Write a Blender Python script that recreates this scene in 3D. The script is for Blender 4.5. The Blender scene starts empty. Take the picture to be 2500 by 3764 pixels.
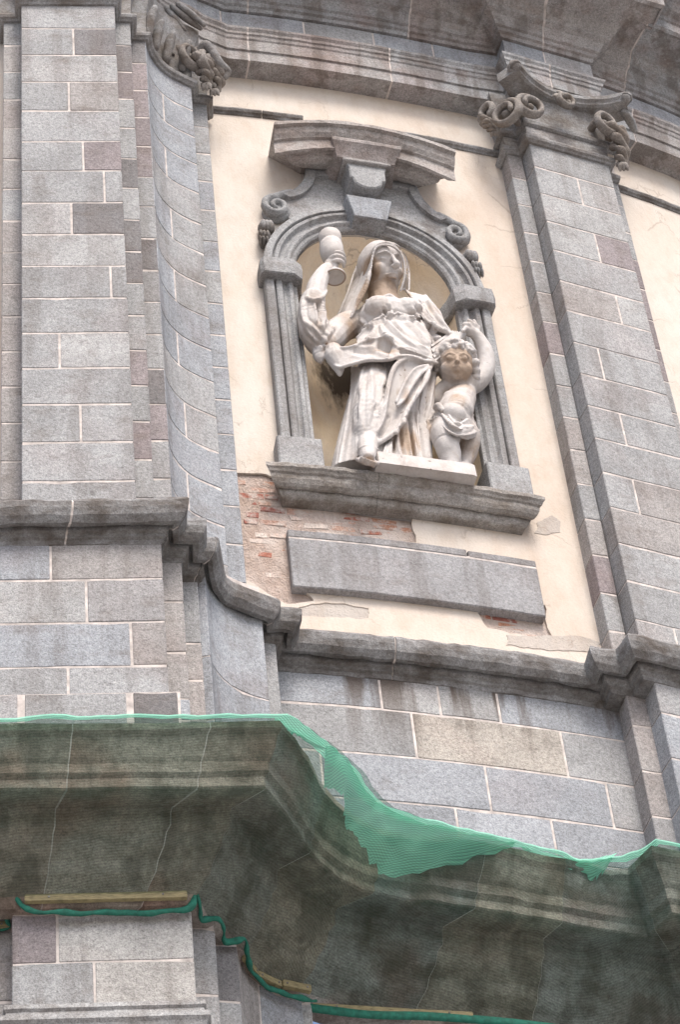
import bpy, bmesh, math, random
import numpy as np
from mathutils import Vector, Matrix, noise, geometry

random.seed(7)
SC = bpy.context.scene
COL = SC.collection

# ------------------------------------------------------------------ camera
cam_data = bpy.data.cameras.new('camera')
cam = bpy.data.objects.new('camera', cam_data)
COL.objects.link(cam)
SC.camera = cam
cam_data.sensor_fit = 'VERTICAL'
cam_data.sensor_height = 24.0
cam_data.sensor_width = 16.0
cam_data.lens = 70.0
cam_data.clip_start = 0.1
cam_data.clip_end = 2000.0
# the photographer stands in the street, tilts 48 degrees up and leans the camera 7 degrees
_up = Vector((-740.63, 6127.0, -6886.0)).normalized()          # world up in camera axes (x right, y up, z back)
_back = Vector((0.0, 0.0, 1.0))
_fh = (-_back + _up * (_back.dot(_up))).normalized()           # world +y in camera axes
_rt = _fh.cross(_up)
cam.matrix_world = Matrix(((_rt.x, _rt.y, _rt.z, 0.0), (_fh.x, _fh.y, _fh.z, 0.0), (_up.x, _up.y, _up.z, 1.6), (0, 0, 0, 1)))

# ------------------------------------------------------------------ sky, sun, exposure
SUN_EL, SUN_AZ = math.radians(54), math.radians(24)            # azimuth measured from behind the camera towards its right
world = bpy.data.worlds.new('World')
SC.world = world
world.use_nodes = True
wn = world.node_tree
sky = wn.nodes.new('ShaderNodeTexSky')
sky.sky_type = 'NISHITA'
sky.sun_disc = False
sky.sun_elevation = SUN_EL
sky.sun_rotation = math.pi - SUN_AZ
sky.air_density = 1.0
sky.dust_density = 4.0
sky.ozone_density = 0.6
bg = wn.nodes['Background']
bg.inputs['Strength'].default_value = 0.12
wn.links.new(sky.outputs[0], bg.inputs['Color'])
sun_data = bpy.data.lights.new('sun', 'SUN')
sun_data.energy = 1.7
sun_data.angle = math.radians(22)
sun_data.color = (1.0, 0.955, 0.895)
sun = bpy.data.objects.new('sun', sun_data)
COL.objects.link(sun)
_sd = Vector((math.sin(SUN_AZ) * math.cos(SUN_EL), -math.cos(SUN_AZ) * math.cos(SUN_EL), math.sin(SUN_EL)))
sun.rotation_euler = _sd.to_track_quat('Z', 'Y').to_euler()
SC.view_settings.view_transform = 'Standard'
SC.view_settings.look = 'None'
SC.view_settings.gamma = 1.0
SC.view_settings.exposure = 1.0
SC.view_settings.use_curve_mapping = False
SC.render.engine = 'CYCLES'
SC.cycles.max_bounces = 8
SC.cycles.transparent_max_bounces = 16

# ------------------------------------------------------------------ materials
def nt(name):
    m = bpy.data.materials.new(name)
    m.use_nodes = True
    t = m.node_tree
    return m, t, t.nodes, t.links, t.nodes['Principled BSDF']

def nd(N, typ, **kw):
    n = N.new(typ)
    for k, v in kw.items():
        setattr(n, k, v)
    return n

def ramp(N, lk, src, stops):
    r = N.new('ShaderNodeValToRGB')
    e = r.color_ramp.elements
    e[0].position, e[0].color = stops[0][0], (*stops[0][1], 1) if len(stops[0][1]) == 3 else stops[0][1]
    e[1].position, e[1].color = stops[-1][0], (*stops[-1][1], 1)
    for p, c in stops[1:-1]:
        x = e.new(p)
        x.color = (*c, 1)
    lk.new(src, r.inputs[0])
    return r.outputs[0]

def tex(N, lk, coord, scale, detail=4, rough=0.55, stretch=None, dist=0.0):
    src = coord
    if stretch:
        mp = N.new('ShaderNodeMapping')
        mp.inputs['Scale'].default_value = stretch
        lk.new(coord, mp.inputs['Vector'])
        src = mp.outputs[0]
    n = N.new('ShaderNodeTexNoise')
    n.inputs['Scale'].default_value = scale
    n.inputs['Detail'].default_value = detail
    n.inputs['Roughness'].default_value = rough
    n.inputs['Distortion'].default_value = dist
    lk.new(src, n.inputs['Vector'])
    return n.outputs['Fac']

def mix(N, lk, fac, a, b, blend='MIX'):
    m = N.new('ShaderNodeMix')
    m.data_type = 'RGBA'
    m.blend_type = blend
    for i, v in ((0, fac), (6, a), (7, b)):
        if hasattr(v, 'links'):
            lk.new(v, m.inputs[i])
        elif isinstance(v, tuple):
            m.inputs[i].default_value = (*v, 1) if len(v) == 3 else v
        else:
            m.inputs[i].default_value = v
    return m.outputs[2]

def mth(N, lk, op, a, b=None, clamp=False):
    m = N.new('ShaderNodeMath')
    m.operation = op
    m.use_clamp = clamp
    for i, v in ((0, a), (1, b)):
        if v is None:
            continue
        if hasattr(v, 'links'):
            lk.new(v, m.inputs[i])
        else:
            m.inputs[i].default_value = v
    return m.outputs[0]

def g3(v):
    return (v, v, v)

def granite(name, dirt=0.2, streak=0.0, dirtcol=(0.075, 0.058, 0.046), grain=0.8, warm=0.22, runoff=None, tone=None):
    """speckled granite; the stone's own tint comes from the object's colour"""
    m, t, N, L, P = nt(name)
    co = N.new('ShaderNodeTexCoord').outputs['Object']
    oi = N.new('ShaderNodeObjectInfo')
    off = nd(N, 'ShaderNodeVectorMath', operation='ADD')
    L.new(co, off.inputs[0])
    sc = nd(N, 'ShaderNodeVectorMath', operation='SCALE')
    cmb = N.new('ShaderNodeCombineXYZ')
    for i in range(3):
        L.new(oi.outputs['Random'], cmb.inputs[i])
    L.new(cmb.outputs[0], sc.inputs[0])
    sc.inputs['Scale'].default_value = 37.0
    L.new(sc.outputs[0], off.inputs[1])
    v = off.outputs[0]
    base = oi.outputs['Color'] if tone is None else tone
    fine = tex(N, L, v, 95, 3, 0.7)
    f1 = ramp(N, L, fine, [(0.30, g3(1 - 0.62 * grain)), (0.47, g3(1 - 0.08 * grain)), (0.56, g3(1.0)), (0.72, g3(1 + 0.42 * grain))])
    c = mix(N, L, 1.0, base, f1, 'MULTIPLY')
    mid = tex(N, L, v, 38, 3, 0.6)
    f2 = ramp(N, L, mid, [(0.33, g3(0.80)), (0.5, g3(1.0)), (0.68, g3(1.16))])
    c = mix(N, L, 1.0, c, f2, 'MULTIPLY')
    big = tex(N, L, v, 2.3, 4, 0.6)
    f3 = ramp(N, L, big, [(0.3, g3(0.84)), (0.5, g3(1.0)), (0.7, g3(1.13))])
    c = mix(N, L, 1.0, c, f3, 'MULTIPLY')
    # purplish oxidised zones
    pz = ramp(N, L, tex(N, L, v, 1.7, 3, 0.5, None, 0.4), [(0.50, g3(0.0)), (0.68, g3(1.0))])
    c = mix(N, L, mth(N, L, 'MULTIPLY', pz, warm), c, mix(N, L, 1.0, c, (0.86, 0.68, 0.64), 'MULTIPLY'))
    # dark inclusions and small pits, a few per stone
    for vs, rad, pick, k_ in ((2.6, 0.075, 0.78, 0.42), (9.0, 0.09, 0.86, 0.5)):
        vo = N.new('ShaderNodeTexVoronoi'); vo.inputs['Scale'].default_value = vs
        L.new(v, vo.inputs['Vector'])
        sp_ = N.new('ShaderNodeSeparateColor'); L.new(vo.outputs['Color'], sp_.inputs[0])
        dd = mth(N, L, 'ADD', vo.outputs['Distance'], mth(N, L, 'MULTIPLY', mth(N, L, 'SUBTRACT', mid, 0.5), 0.10))
        mk = mth(N, L, 'MULTIPLY', ramp(N, L, dd, [(rad * .6, g3(1.0)), (rad * 1.2, g3(0.0))]), mth(N, L, 'GREATER_THAN', sp_.outputs[0], pick))
        c = mix(N, L, mth(N, L, 'MULTIPLY', mk, k_), c, (0.10, 0.095, 0.095))
    # grime
    if dirt > 0:
        dn = tex(N, L, co, 3.2, 6, 0.68, (1, 1, 1.6))
        dm = ramp(N, L, dn, [(0.62 - 0.34 * dirt, g3(0.0)), (0.80 - 0.20 * dirt, g3(1.0))])
        dm = mth(N, L, 'MULTIPLY', dm, min(0.92, 0.35 + dirt * 0.65))
        c = mix(N, L, dm, c, mix(N, L, mid, dirtcol, tuple(min(1, x * 2.3) for x in dirtcol)))
    if streak > 0:
        sn = tex(N, L, co, 4.5, 4, 0.6, (1, 1, 0.10))
        sm = ramp(N, L, sn, [(0.50, g3(0.0)), (0.60, g3(1.0))])
        if runoff:
            sep = N.new('ShaderNodeSeparateXYZ')
            L.new(co, sep.inputs[0])
            mr = N.new('ShaderNodeMapRange')
            mr.inputs[1].default_value, mr.inputs[2].default_value = runoff
            L.new(sep.outputs[2], mr.inputs[0])
            sm = mth(N, L, 'MULTIPLY', sm, mth(N, L, 'POWER', mr.outputs[0], 1.2))
        c = mix(N, L, mth(N, L, 'MULTIPLY', sm, streak), c, (0.085, 0.062, 0.048))
    L.new(c, P.inputs['Base Color'])
    P.inputs['Roughness'].default_value = 0.88
    P.inputs['Specular IOR Level'].default_value = 0.25
    b = N.new('ShaderNodeBump')
    b.inputs['Strength'].default_value = 0.5
    b.inputs['Distance'].default_value = 0.012
    L.new(mth(N, L, 'ADD', fine, mth(N, L, 'MULTIPLY', mid, 1.2)), b.inputs['Height'])
    L.new(b.outputs[0], P.inputs['Normal'])
    return m

def plaster(name, a, b_, c_, rough_amp=0.006, seed=0.0, dark_spot=None):
    m, t, N, L, P = nt(name)
    co = N.new('ShaderNodeTexCoord').outputs['Object']
    n1 = tex(N, L, co, 1.1 + seed, 5, 0.6, (1, 1, 0.55), 0.5)
    col = ramp(N, L, n1, [(0.30, a), (0.5, b_), (0.70, c_)])
    n2 = tex(N, L, co, 6.5, 5, 0.65, (1, 1, 0.5))
    col = mix(N, L, 1.0, col, ramp(N, L, n2, [(0.30, (0.93, 0.90, 0.87)), (0.5, g3(1.0)), (0.72, (1.05, 1.06, 1.07))]), 'MULTIPLY')
    n4 = tex(N, L, co, 3.0, 4, 0.6, (1, 1, 0.16))
    col = mix(N, L, ramp(N, L, n4, [(0.55, g3(0.0)), (0.75, g3(0.28))]), col, (0.50, 0.42, 0.36))
    n3 = tex(N, L, co, 55, 3, 0.6)
    col = mix(N, L, 1.0, col, ramp(N, L, n3, [(0.3, g3(0.96)), (0.7, g3(1.04))]), 'MULTIPLY')
    if dark_spot:  # irregular dark patch blended in around a given centre
        sv = nd(N, 'ShaderNodeVectorMath', operation='SUBTRACT'); L.new(co, sv.inputs[0]); sv.inputs[1].default_value = dark_spot[0]
        sm_ = nd(N, 'ShaderNodeVectorMath', operation='DIVIDE'); L.new(sv.outputs[0], sm_.inputs[0]); sm_.inputs[1].default_value = dark_spot[1]
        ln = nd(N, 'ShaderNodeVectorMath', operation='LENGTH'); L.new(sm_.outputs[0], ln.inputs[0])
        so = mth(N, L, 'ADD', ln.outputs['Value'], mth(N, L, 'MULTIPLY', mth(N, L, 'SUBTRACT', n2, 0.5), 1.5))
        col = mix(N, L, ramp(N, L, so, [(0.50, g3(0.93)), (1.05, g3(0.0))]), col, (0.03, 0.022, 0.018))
    # hairline cracks, only here and there
    vo = N.new('ShaderNodeTexVoronoi'); vo.feature = 'DISTANCE_TO_EDGE'; vo.inputs['Scale'].default_value = 1.25
    dv = nd(N, 'ShaderNodeVectorMath', operation='ADD'); L.new(co, dv.inputs[0])
    cb_ = N.new('ShaderNodeCombineXYZ'); L.new(mth(N, L, 'MULTIPLY', n2, 0.5), cb_.inputs[0]); L.new(mth(N, L, 'MULTIPLY', n1, 0.6), cb_.inputs[2]); L.new(cb_.outputs[0], dv.inputs[1])
    L.new(dv.outputs[0], vo.inputs['Vector'])
    ck = ramp(N, L, vo.outputs['Distance'], [(0.003, g3(1.0)), (0.010, g3(0.0))])
    ck = mth(N, L, 'MULTIPLY', ck, ramp(N, L, tex(N, L, co, 1.9, 2, 0.5), [(0.52, g3(0.0)), (0.60, g3(0.38))]))
    col = mix(N, L, ck, col, (0.25, 0.19, 0.15))
    L.new(col, P.inputs['Base Color'])
    P.inputs['Roughness'].default_value = 0.92
    P.inputs['Specular IOR Level'].default_value = 0.15
    b = N.new('ShaderNodeBump')
    b.inputs['Strength'].default_value = 0.6
    b.inputs['Distance'].default_value = rough_amp
    L.new(mth(N, L, 'ADD', n3, mth(N, L, 'MULTIPLY', n2, 3.0)), b.inputs['Height'])
    L.new(b.outputs[0], P.inputs['Normal'])
    return m

def plain(name, col, rough=0.8, var=0.15, scale=30, stretch=None, objcol=False):
    m, t, N, L, P = nt(name)
    co = N.new('ShaderNodeTexCoord').outputs['Object']
    n = tex(N, L, co, scale, 4, 0.6, stretch)
    base = N.new('ShaderNodeObjectInfo').outputs['Color'] if objcol else col
    c = mix(N, L, 1.0, base, ramp(N, L, n, [(0.3, g3(1 - var)), (0.7, g3(1 + var))]), 'MULTIPLY')
    L.new(c, P.inputs['Base Color'])
    P.inputs['Roughness'].default_value = rough
    b = N.new('ShaderNodeBump')
    b.inputs['Strength'].default_value = 0.5
    b.inputs['Distance'].default_value = 0.006
    L.new(n, b.inputs['Height'])
    L.new(b.outputs[0], P.inputs['Normal'])
    return m

def statue_mat(name):
    m, t, N, L, P = nt(name)
    co = N.new('ShaderNodeTexCoord').outputs['Object']
    at = nd(N, 'ShaderNodeAttribute', attribute_name='patina').outputs['Fac']
    n1 = tex(N, L, co, 4.0, 6, 0.65, (1, 1, 0.6), 0.6)
    n2 = tex(N, L, co, 26, 4, 0.65)
    c = ramp(N, L, n1, [(0.30, (0.36, 0.31, 0.28)), (0.46, (0.49, 0.455, 0.435)), (0.66, (0.555, 0.535, 0.525))])
    c = mix(N, L, 1.0, c, ramp(N, L, n2, [(0.3, g3(0.92)), (0.7, g3(1.06))]), 'MULTIPLY')
    # brown patina where rain never washed the stone, and spots of lichen
    pf = mth(N, L, 'ADD', at, mth(N, L, 'MULTIPLY', mth(N, L, 'SUBTRACT', n1, 0.5), 1.9))
    pf = ramp(N, L, pf, [(0.22, g3(0.0)), (0.70, g3(0.92))])
    c = mix(N, L, pf, c, mix(N, L, n2, (0.24, 0.165, 0.115), (0.44, 0.335, 0.25)))
    sp = tex(N, L, co, 17, 2, 0.5)
    c = mix(N, L, ramp(N, L, sp, [(0.72, g3(0.0)), (0.76, g3(0.75))]), c, (0.17, 0.12, 0.09))
    L.new(c, P.inputs['Base Color'])
    P.inputs['Roughness'].default_value = 0.7
    P.inputs['Specular IOR Level'].default_value = 0.3
    b = N.new('ShaderNodeBump')
    b.inputs['Strength'].default_value = 0.45
    b.inputs['Distance'].default_value = 0.012
    L.new(mth(N, L, 'ADD', n2, n1), b.inputs['Height'])
    L.new(b.outputs[0], P.inputs['Normal'])
    return m

def net_mat(name, cover, ca, cb, amp=0.16):
    """knitted scaffold netting: fine ribs that let part of the light through"""
    m, t, N, L, P = nt(name)
    N.remove(P)
    out = N['Material Output']
    uv = N.new('ShaderNodeTexCoord').outputs['UV']
    sep = N.new('ShaderNodeSeparateXYZ')
    L.new(uv, sep.inputs[0])
    wob = tex(N, L, uv, 5.0, 2, 0.5)
    ph = mth(N, L, 'ADD', mth(N, L, 'MULTIPLY', sep.outputs[1], 2 * math.pi / 0.019), mth(N, L, 'MULTIPLY', wob, 4.0))
    rib = mth(N, L, 'ADD', mth(N, L, 'MULTIPLY', mth(N, L, 'SINE', ph), 0.5), 0.5)
    dens = mth(N, L, 'ADD', mth(N, L, 'MULTIPLY', rib, amp), cover - amp / 2, True)
    cl = mix(N, L, tex(N, L, uv, 3.0, 4, 0.6), ca, cb)
    df = N.new('ShaderNodeBsdfDiffuse')
    tr = N.new('ShaderNodeBsdfTranslucent')
    tp = N.new('ShaderNodeBsdfTransparent')
    tp.inputs[0].default_value = (0.96, 1.0, 0.98, 1)
    L.new(cl, df.inputs[0])
    L.new(cl, tr.inputs[0])
    m1 = N.new('ShaderNodeMixShader')
    m1.inputs[0].default_value = 0.5
    L.new(df.outputs[0], m1.inputs[1])
    L.new(tr.outputs[0], m1.inputs[2])
    m2 = N.new('ShaderNodeMixShader')
    L.new(dens, m2.inputs[0])
    L.new(tp.outputs[0], m2.inputs[1])
    L.new(m1.outputs[0], m2.inputs[2])
    L.new(m2.outputs[0], out.inputs[0])
    return m

def brick_mat(name):
    m, t, N, L, P = nt(name)
    co = N.new('ShaderNodeTexCoord').outputs['Object']
    n1 = tex(N, L, co, 9, 5, 0.7)
    n2 = tex(N, L, co, 60, 3, 0.6)
    c = mix(N, L, 1.0, N.new('ShaderNodeObjectInfo').outputs['Color'], ramp(N, L, n2, [(0.3, g3(0.7)), (0.7, g3(1.25))]), 'MULTIPLY')
    c = mix(N, L, ramp(N, L, n1, [(0.42, g3(0.0)), (0.58, g3(0.95))]), c, mix(N, L, n2, (0.42, 0.35, 0.31), (0.60, 0.54, 0.50)))
    L.new(c, P.inputs['Base Color'])
    P.inputs['Roughness'].default_value = 0.95
    b = N.new('ShaderNodeBump')
    b.inputs['Strength'].default_value = 0.8
    b.inputs['Distance'].default_value = 0.015
    L.new(mth(N, L, 'ADD', n1, n2), b.inputs['Height'])
    L.new(b.outputs[0], P.inputs['Normal'])
    return m

DARK_SPOT = (0.16, 15.80, 20.98)     # centre of a dark patch on the niche wall behind the statue's hip
M = {
    'ashlar': granite('granite_ashlar', 0.24, 0.22),
    'ashlar_low': granite('granite_ashlar_pedestal', 0.10, 0.95, runoff=(15.85, 16.75)),
    'trim': granite('granite_trim', 0.30, 0.35, warm=0.15),
    'dirty': granite('granite_weathered', 0.82, 0.25, dirtcol=(0.056, 0.046, 0.039), warm=0.1),
    'entab': granite('granite_entablature', 0.36, 0.45, dirtcol=(0.115, 0.078, 0.06), warm=0.5),
    'carved': granite('granite_carved', 0.68, 0.25, dirtcol=(0.08, 0.062, 0.047), warm=0.2),
    'hood': granite('granite_hood', 0.50, 0.3, dirtcol=(0.12, 0.088, 0.07), warm=0.5),
    'tablet': granite('granite_tablet', 0.22, 0.25, grain=0.6, warm=0.15),
    'netstone': granite('granite_under_netting', 0.60, 0.50, dirtcol=(0.058, 0.041, 0.030), warm=0.9),
    'mortar': plain('lime_mortar', (0.50, 0.45, 0.425), 0.95, 0.35, 11),
    'plaster': plaster('cream_plaster', (0.55, 0.468, 0.40), (0.575, 0.512, 0.452), (0.58, 0.537, 0.49)),
    'niche': plaster('ochre_plaster', (0.80, 0.66, 0.48), (0.84, 0.73, 0.59), (0.84, 0.79, 0.71), seed=0.7, dark_spot=(DARK_SPOT, (0.30, 0.42, 0.48))),
    'render': plaster('grey_cement_render', (0.40, 0.355, 0.325), (0.45, 0.41, 0.375), (0.50, 0.455, 0.42), 0.015),
    'rubble': plaster('lime_smeared_masonry', (0.38, 0.29, 0.245), (0.50, 0.42, 0.38), (0.58, 0.52, 0.485), 0.05, 1.5),
    'brick': brick_mat('fired_brick'),
    'statue': statue_mat('white_limestone'),
    'wood': plain('pale_pine', (0.26, 0.215, 0.115), 0.75, 0.4, 22, (1, 1, 5)),
    'hem': plain('green_net_hem', (0.012, 0.13, 0.09), 0.8, 0.35, 30),
    'net': net_mat('green_debris_net', 0.28, (0.018, 0.078, 0.062), (0.03, 0.11, 0.088)),
    'net_lit': net_mat('green_debris_net_lit', 0.74, (0.33, 0.82, 0.62), (0.45, 0.88, 0.70), 0.42),  # doubled net, its backlit glow painted in as pale mint
    'paving': plain('granite_paving', (0.30, 0.28, 0.26), 0.9, 0.2, 4),
}

# ------------------------------------------------------------------ helpers
def link(name, me, mat, parent=None, color=None, smooth=False):
    o = bpy.data.objects.new(name, me)
    COL.objects.link(o)
    if mat is not None:
        me.materials.append(M[mat])
    if color is not None:
        o.color = (*color, 1.0)
    else:
        o.color = (0.32, 0.312, 0.308, 1.0)
    if smooth:
        me.shade_smooth()
    if parent is not None:
        o.parent = parent
        l, p = parent.location.copy(), parent
        if p.parent is None and (l.length > 0 or p.rotation_euler.z != 0) and not p.get('_local'):
            o.matrix_parent_inverse = Matrix.Translation(-l)
    return o

def mesh(name, V, F, mat, parent=None, color=None, smooth=False, fixn=True):
    me = bpy.data.meshes.new(name)
    me.from_pydata([tuple(v) for v in V], [], F)
    if fixn:
        bm = bmesh.new()
        bm.from_mesh(me)
        bmesh.ops.recalc_face_normals(bm, faces=bm.faces)
        bm.to_mesh(me)
        bm.free()
    return link(name, me, mat, parent, color, smooth)

def tag(o, label=None, cat=None, group=None, kind=None):
    if label: o['label'] = label
    if cat: o['category'] = cat
    if group: o['group'] = group
    if kind: o['kind'] = kind
    return o

def empty(name, loc):
    o = bpy.data.objects.new(name, None)
    COL.objects.link(o)
    o.location = loc
    o.empty_display_size = 0.3
    return o

def unit(a, b):
    dx, dy = b[0] - a[0], b[1] - a[1]
    l = math.hypot(dx, dy)
    return dx / l, dy / l

class Path:
    """plan line running left to right; offsets are positive towards the street, mitred at corners"""
    def __init__(s, pts, sub=0.0):
        P = []
        for i, p in enumerate(pts):
            if i and sub:
                q = pts[i - 1]
                n = max(1, int(math.hypot(p[0] - q[0], p[1] - q[1]) / sub))
                for k in range(1, n):
                    P.append((q[0] + (p[0] - q[0]) * k / n, q[1] + (p[1] - q[1]) * k / n))
            P.append(p)
        s.p = P
        s.m = []
        for i in range(len(P)):
            ns = []
            for a, b in ((i - 1, i), (i, i + 1)):
                if a >= 0 and b < len(P):
                    t = unit(P[a], P[b])
                    ns.append((t[1], -t[0]))
            if len(ns) == 1:
                s.m.append(ns[0])
            else:
                d = 1 + ns[0][0] * ns[1][0] + ns[0][1] * ns[1][1]
                d = max(d, 0.5)
                s.m.append(((ns[0][0] + ns[1][0]) / d, (ns[0][1] + ns[1][1]) / d))
        s.c = [0.0]
        for a, b in zip(P[:-1], P[1:]):
            s.c.append(s.c[-1] + math.hypot(b[0] - a[0], b[1] - a[1]))
        s.L = s.c[-1]
    def at(s, d):
        d = min(max(d, 0), s.L)
        for i in range(len(s.c) - 1):
            if d <= s.c[i + 1] + 1e-9:
                f = (d - s.c[i]) / max(1e-9, s.c[i + 1] - s.c[i])
                l = lambda A: tuple(A[i][k] + (A[i + 1][k] - A[i][k]) * f for k in (0, 1))
                return l(s.p), l(s.m)
    def off(s, d, o):
        p, m = s.at(d)
        return p[0] + m[0] * o, p[1] + m[1] * o
    def breaks(s, a, b, step=None):
        r = [a] + [c for c in s.c if a + 1e-4 < c < b - 1e-4] + [b]
        if step:
            q = [r[0]]
            for x, y in zip(r[:-1], r[1:]):
                n = max(1, int(math.ceil((y - x) / step)))
                q += [x + (y - x) * k / n for k in range(1, n + 1)]
            r = q
        return r

def rings(R, close=True):
    """faces joining consecutive rings of equal length plus end caps"""
    n = len(R[0])
    V = [v for r in R for v in r]
    F = []
    for i in range(len(R) - 1):
        for k in range(n if close else n - 1):
            a, b = i * n + k, i * n + (k + 1) % n
            F.append((a, b, b + n, a + n))
    if close:
        F.append(tuple(range(n)))
        F.append(tuple(range((len(R) - 1) * n, len(R) * n))[::-1])
    return V, F

def sweep(name, path, prof, a, b, mat, parent, color=None, wear=0.0, step=None):
    """moulding: profile of (offset, z) swept along the plan between distances a and b"""
    R = []
    for d in path.breaks(a, b, step):
        ring = []
        for o, z in prof:
            x, y = path.off(d, o)
            if wear:
                q = Vector((x * 9, y * 9, z * 9))
                k = noise.noise(q) * wear + noise.noise(q * 3.1) * wear * 0.5
                x, y = path.off(d, o + (k if o > 0.02 else 0))
                z2 = z + k * 0.6
            else:
                z2 = z
            ring.append((x, y, z2))
        R.append(ring)
    V, F = rings(R)
    return mesh(name, V, F, mat, parent, color)

def joint(path, prof, s, parent, half=.012, wear=0.0):
    """mortar filling the joint between two stones of a moulding"""
    lo = min(o for o, z in prof)
    R = [[(*path.off(d, o - .003 - wear * .5 if o > lo else o), z) for o, z in prof] for d in (s - half, s + half)]
    V, F = rings(R)
    return mesh('mortar_joint', V, F, 'mortar', parent)

def block(name, path, a, b, z0, z1, mat, parent, color, depth=0.30, off=0.0, ch=0.006):
    """one ashlar with worn arrises"""
    j = lambda s=0.003: random.uniform(-s, s)
    R = []
    zz0, zz1 = z0 + j(), z1 + j()
    tl, tr_ = j(0.0035), j(0.0035)
    ds = [a, a + ch] + [d for d in path.breaks(a + ch, b - ch, .15)[1:-1]] + [b - ch, b]
    o_ = off + j(0.0015)
    for i, d in enumerate(ds):
        f = (d - a) / (b - a)
        t = tl + (tr_ - tl) * f
        e = i in (0, len(ds) - 1)
        fo = o_ - ch if e else o_
        c = ch if not e else ch * 1.6
        w0, w1 = noise.noise(Vector((d * 7 + z0 * 3, z0, 1))) * .006, noise.noise(Vector((d * 7 + z1 * 3, z1, 5))) * .006
        if random.random() < .10: w1 -= random.uniform(.004, .014)
        prof = [(-depth, zz1 + t), (fo - ch, zz1 + t + w1), (fo, zz1 - c + t + w1), (fo, zz0 + c + t * 0.5 + w0), (fo - ch, zz0 + t * 0.5 + w0), (-depth, zz0 + t * 0.5)]
        R.append([(*path.off(d, o), z) for o, z in prof])
    V, F = rings(R)
    return mesh(name, V, F, mat, parent, color)

def core(name, path, z0, z1, parent, depth=0.28, off=0.0, inset=0.0045, mat='mortar'):
    R = []
    for d in path.breaks(inset, path.L - inset):
        R.append([(*path.off(d, o), z) for o, z in ((-depth, z1), (off - inset, z1), (off - inset, z0), (-depth, z0))])
    V, F = rings(R)
    return mesh(name, V, F, mat, parent)

GREY, BLUE, PURP, DARK, WARM, PALE = (0.327, 0.330, 0.336), (0.316, 0.332, 0.358), (0.262, 0.232, 0.238), (0.205, 0.198, 0.202), (0.334, 0.318, 0.312), (0.366, 0.366, 0.368)
def tint(kinds='GGGGBWPp'):
    c = {'G': GREY, 'B': BLUE, 'P': PURP, 'D': DARK, 'W': WARM, 'p': PALE}[random.choice(kinds)]
    k = random.uniform(0.92, 1.08)
    return tuple(x * k for x in c)

def lathe(V, F, c, prof, seg=20, ax=None):
    b = len(V)
    for r, z in prof:
        for k in range(seg):
            a = 2 * math.pi * k / seg
            V.append((c[0] + r * math.cos(a), c[1] + r * math.sin(a), c[2] + z))
    n = len(prof)
    for i in range(n - 1):
        for k in range(seg):
            F.append((b + i * seg + k, b + i * seg + (k + 1) % seg, b + (i + 1) * seg + (k + 1) % seg, b + (i + 1) * seg + k))
    F.append(tuple(b + k for k in range(seg))[::-1])
    F.append(tuple(b + (n - 1) * seg + k for k in range(seg)))

def catmull(P, n=6):
    P = [Vector(p) for p in P]
    if len(P) < 3:
        return P
    out = []
    for i in range(len(P) - 1):
        p0 = P[max(i - 1, 0)]; p1 = P[i]; p2 = P[i + 1]; p3 = P[min(i + 2, len(P) - 1)]
        for k in range(n):
            t = k / n
            out.append(0.5 * ((2 * p1) + (p2 - p0) * t + (2 * p0 - 5 * p1 + 4 * p2 - p3) * t * t + (3 * p1 - p0 - 3 * p2 + p3) * t ** 3))
    out.append(P[-1])
    return out

def tube(V, F, pts, rad, seg=10, flat=1.0, up=(0, 0, 1), n=6, capr=True):
    """tapered tube through points, optionally flattened across 'up'"""
    m = len(pts)
    C = catmull(pts, n)
    if isinstance(rad, (int, float)):
        rad = [rad] * m
    def rr(i):
        f = i / (len(C) - 1) * (m - 1)
        k = min(int(f), m - 2) if m > 1 else 0
        return rad[k] + (rad[k + 1] - rad[k]) * (f - k)
    up = Vector(up)
    b = len(V)
    rows = []
    T0 = None
    for i, c in enumerate(C):
        t = (C[min(i + 1, len(C) - 1)] - C[max(i - 1, 0)])
        t = t.normalized() if t.length > 1e-9 else Vector((0, 0, 1))
        x = up.cross(t)
        if x.length < 1e-3:
            x = Vector((1, 0.1, 0)).cross(t)
        x.normalize()
        y = t.cross(x)
        rows.append((c, x, y, t, rr(i)))
    if capr:
        c, x, y, t, r = rows[0]
        rows = [(c - t * r * 0.85, x, y, t, r * 0.35), (c - t * r * 0.5, x, y, t, r * 0.8)] + rows
        c, x, y, t, r = rows[-1]
        rows = rows + [(c + t * r * 0.5, x, y, t, r * 0.8), (c + t * r * 0.85, x, y, t, r * 0.35)]
    for c, x, y, t, r in rows:
        for k in range(seg):
            a = 2 * math.pi * k / seg
            V.append(tuple(c + x * (r * math.cos(a)) + y * (r * flat * math.sin(a))))
    for i in range(len(rows) - 1):
        for k in range(seg):
            F.append((b + i * seg + k, b + i * seg + (k + 1) % seg, b + (i + 1) * seg + (k + 1) % seg, b + (i + 1) * seg + k))
    F.append(tuple(b + k for k in range(seg))[::-1])
    F.append(tuple(b + (len(rows) - 1) * seg + k for k in range(seg)))

def ell(V, F, c, r, rot=None, seg=16, rg=10):
    b = len(V)
    R = rot or Matrix.Identity(3)
    c = Vector(c)
    for i in range(1, rg):
        ph = math.pi * i / rg
        for k in range(seg):
            a = 2 * math.pi * k / seg
            V.append(tuple(c + R @ Vector((r[0] * math.sin(ph) * math.cos(a), r[1] * math.sin(ph) * math.sin(a), r[2] * math.cos(ph)))))
    for i in range(rg - 2):
        for k in range(seg):
            F.append((b + i * seg + k, b + i * seg + (k + 1) % seg, b + (i + 1) * seg + (k + 1) % seg, b + (i + 1) * seg + k))
    F.append(tuple(b + k for k in range(seg)))
    F.append(tuple(b + (rg - 2) * seg + k for k in range(seg))[::-1])

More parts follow.
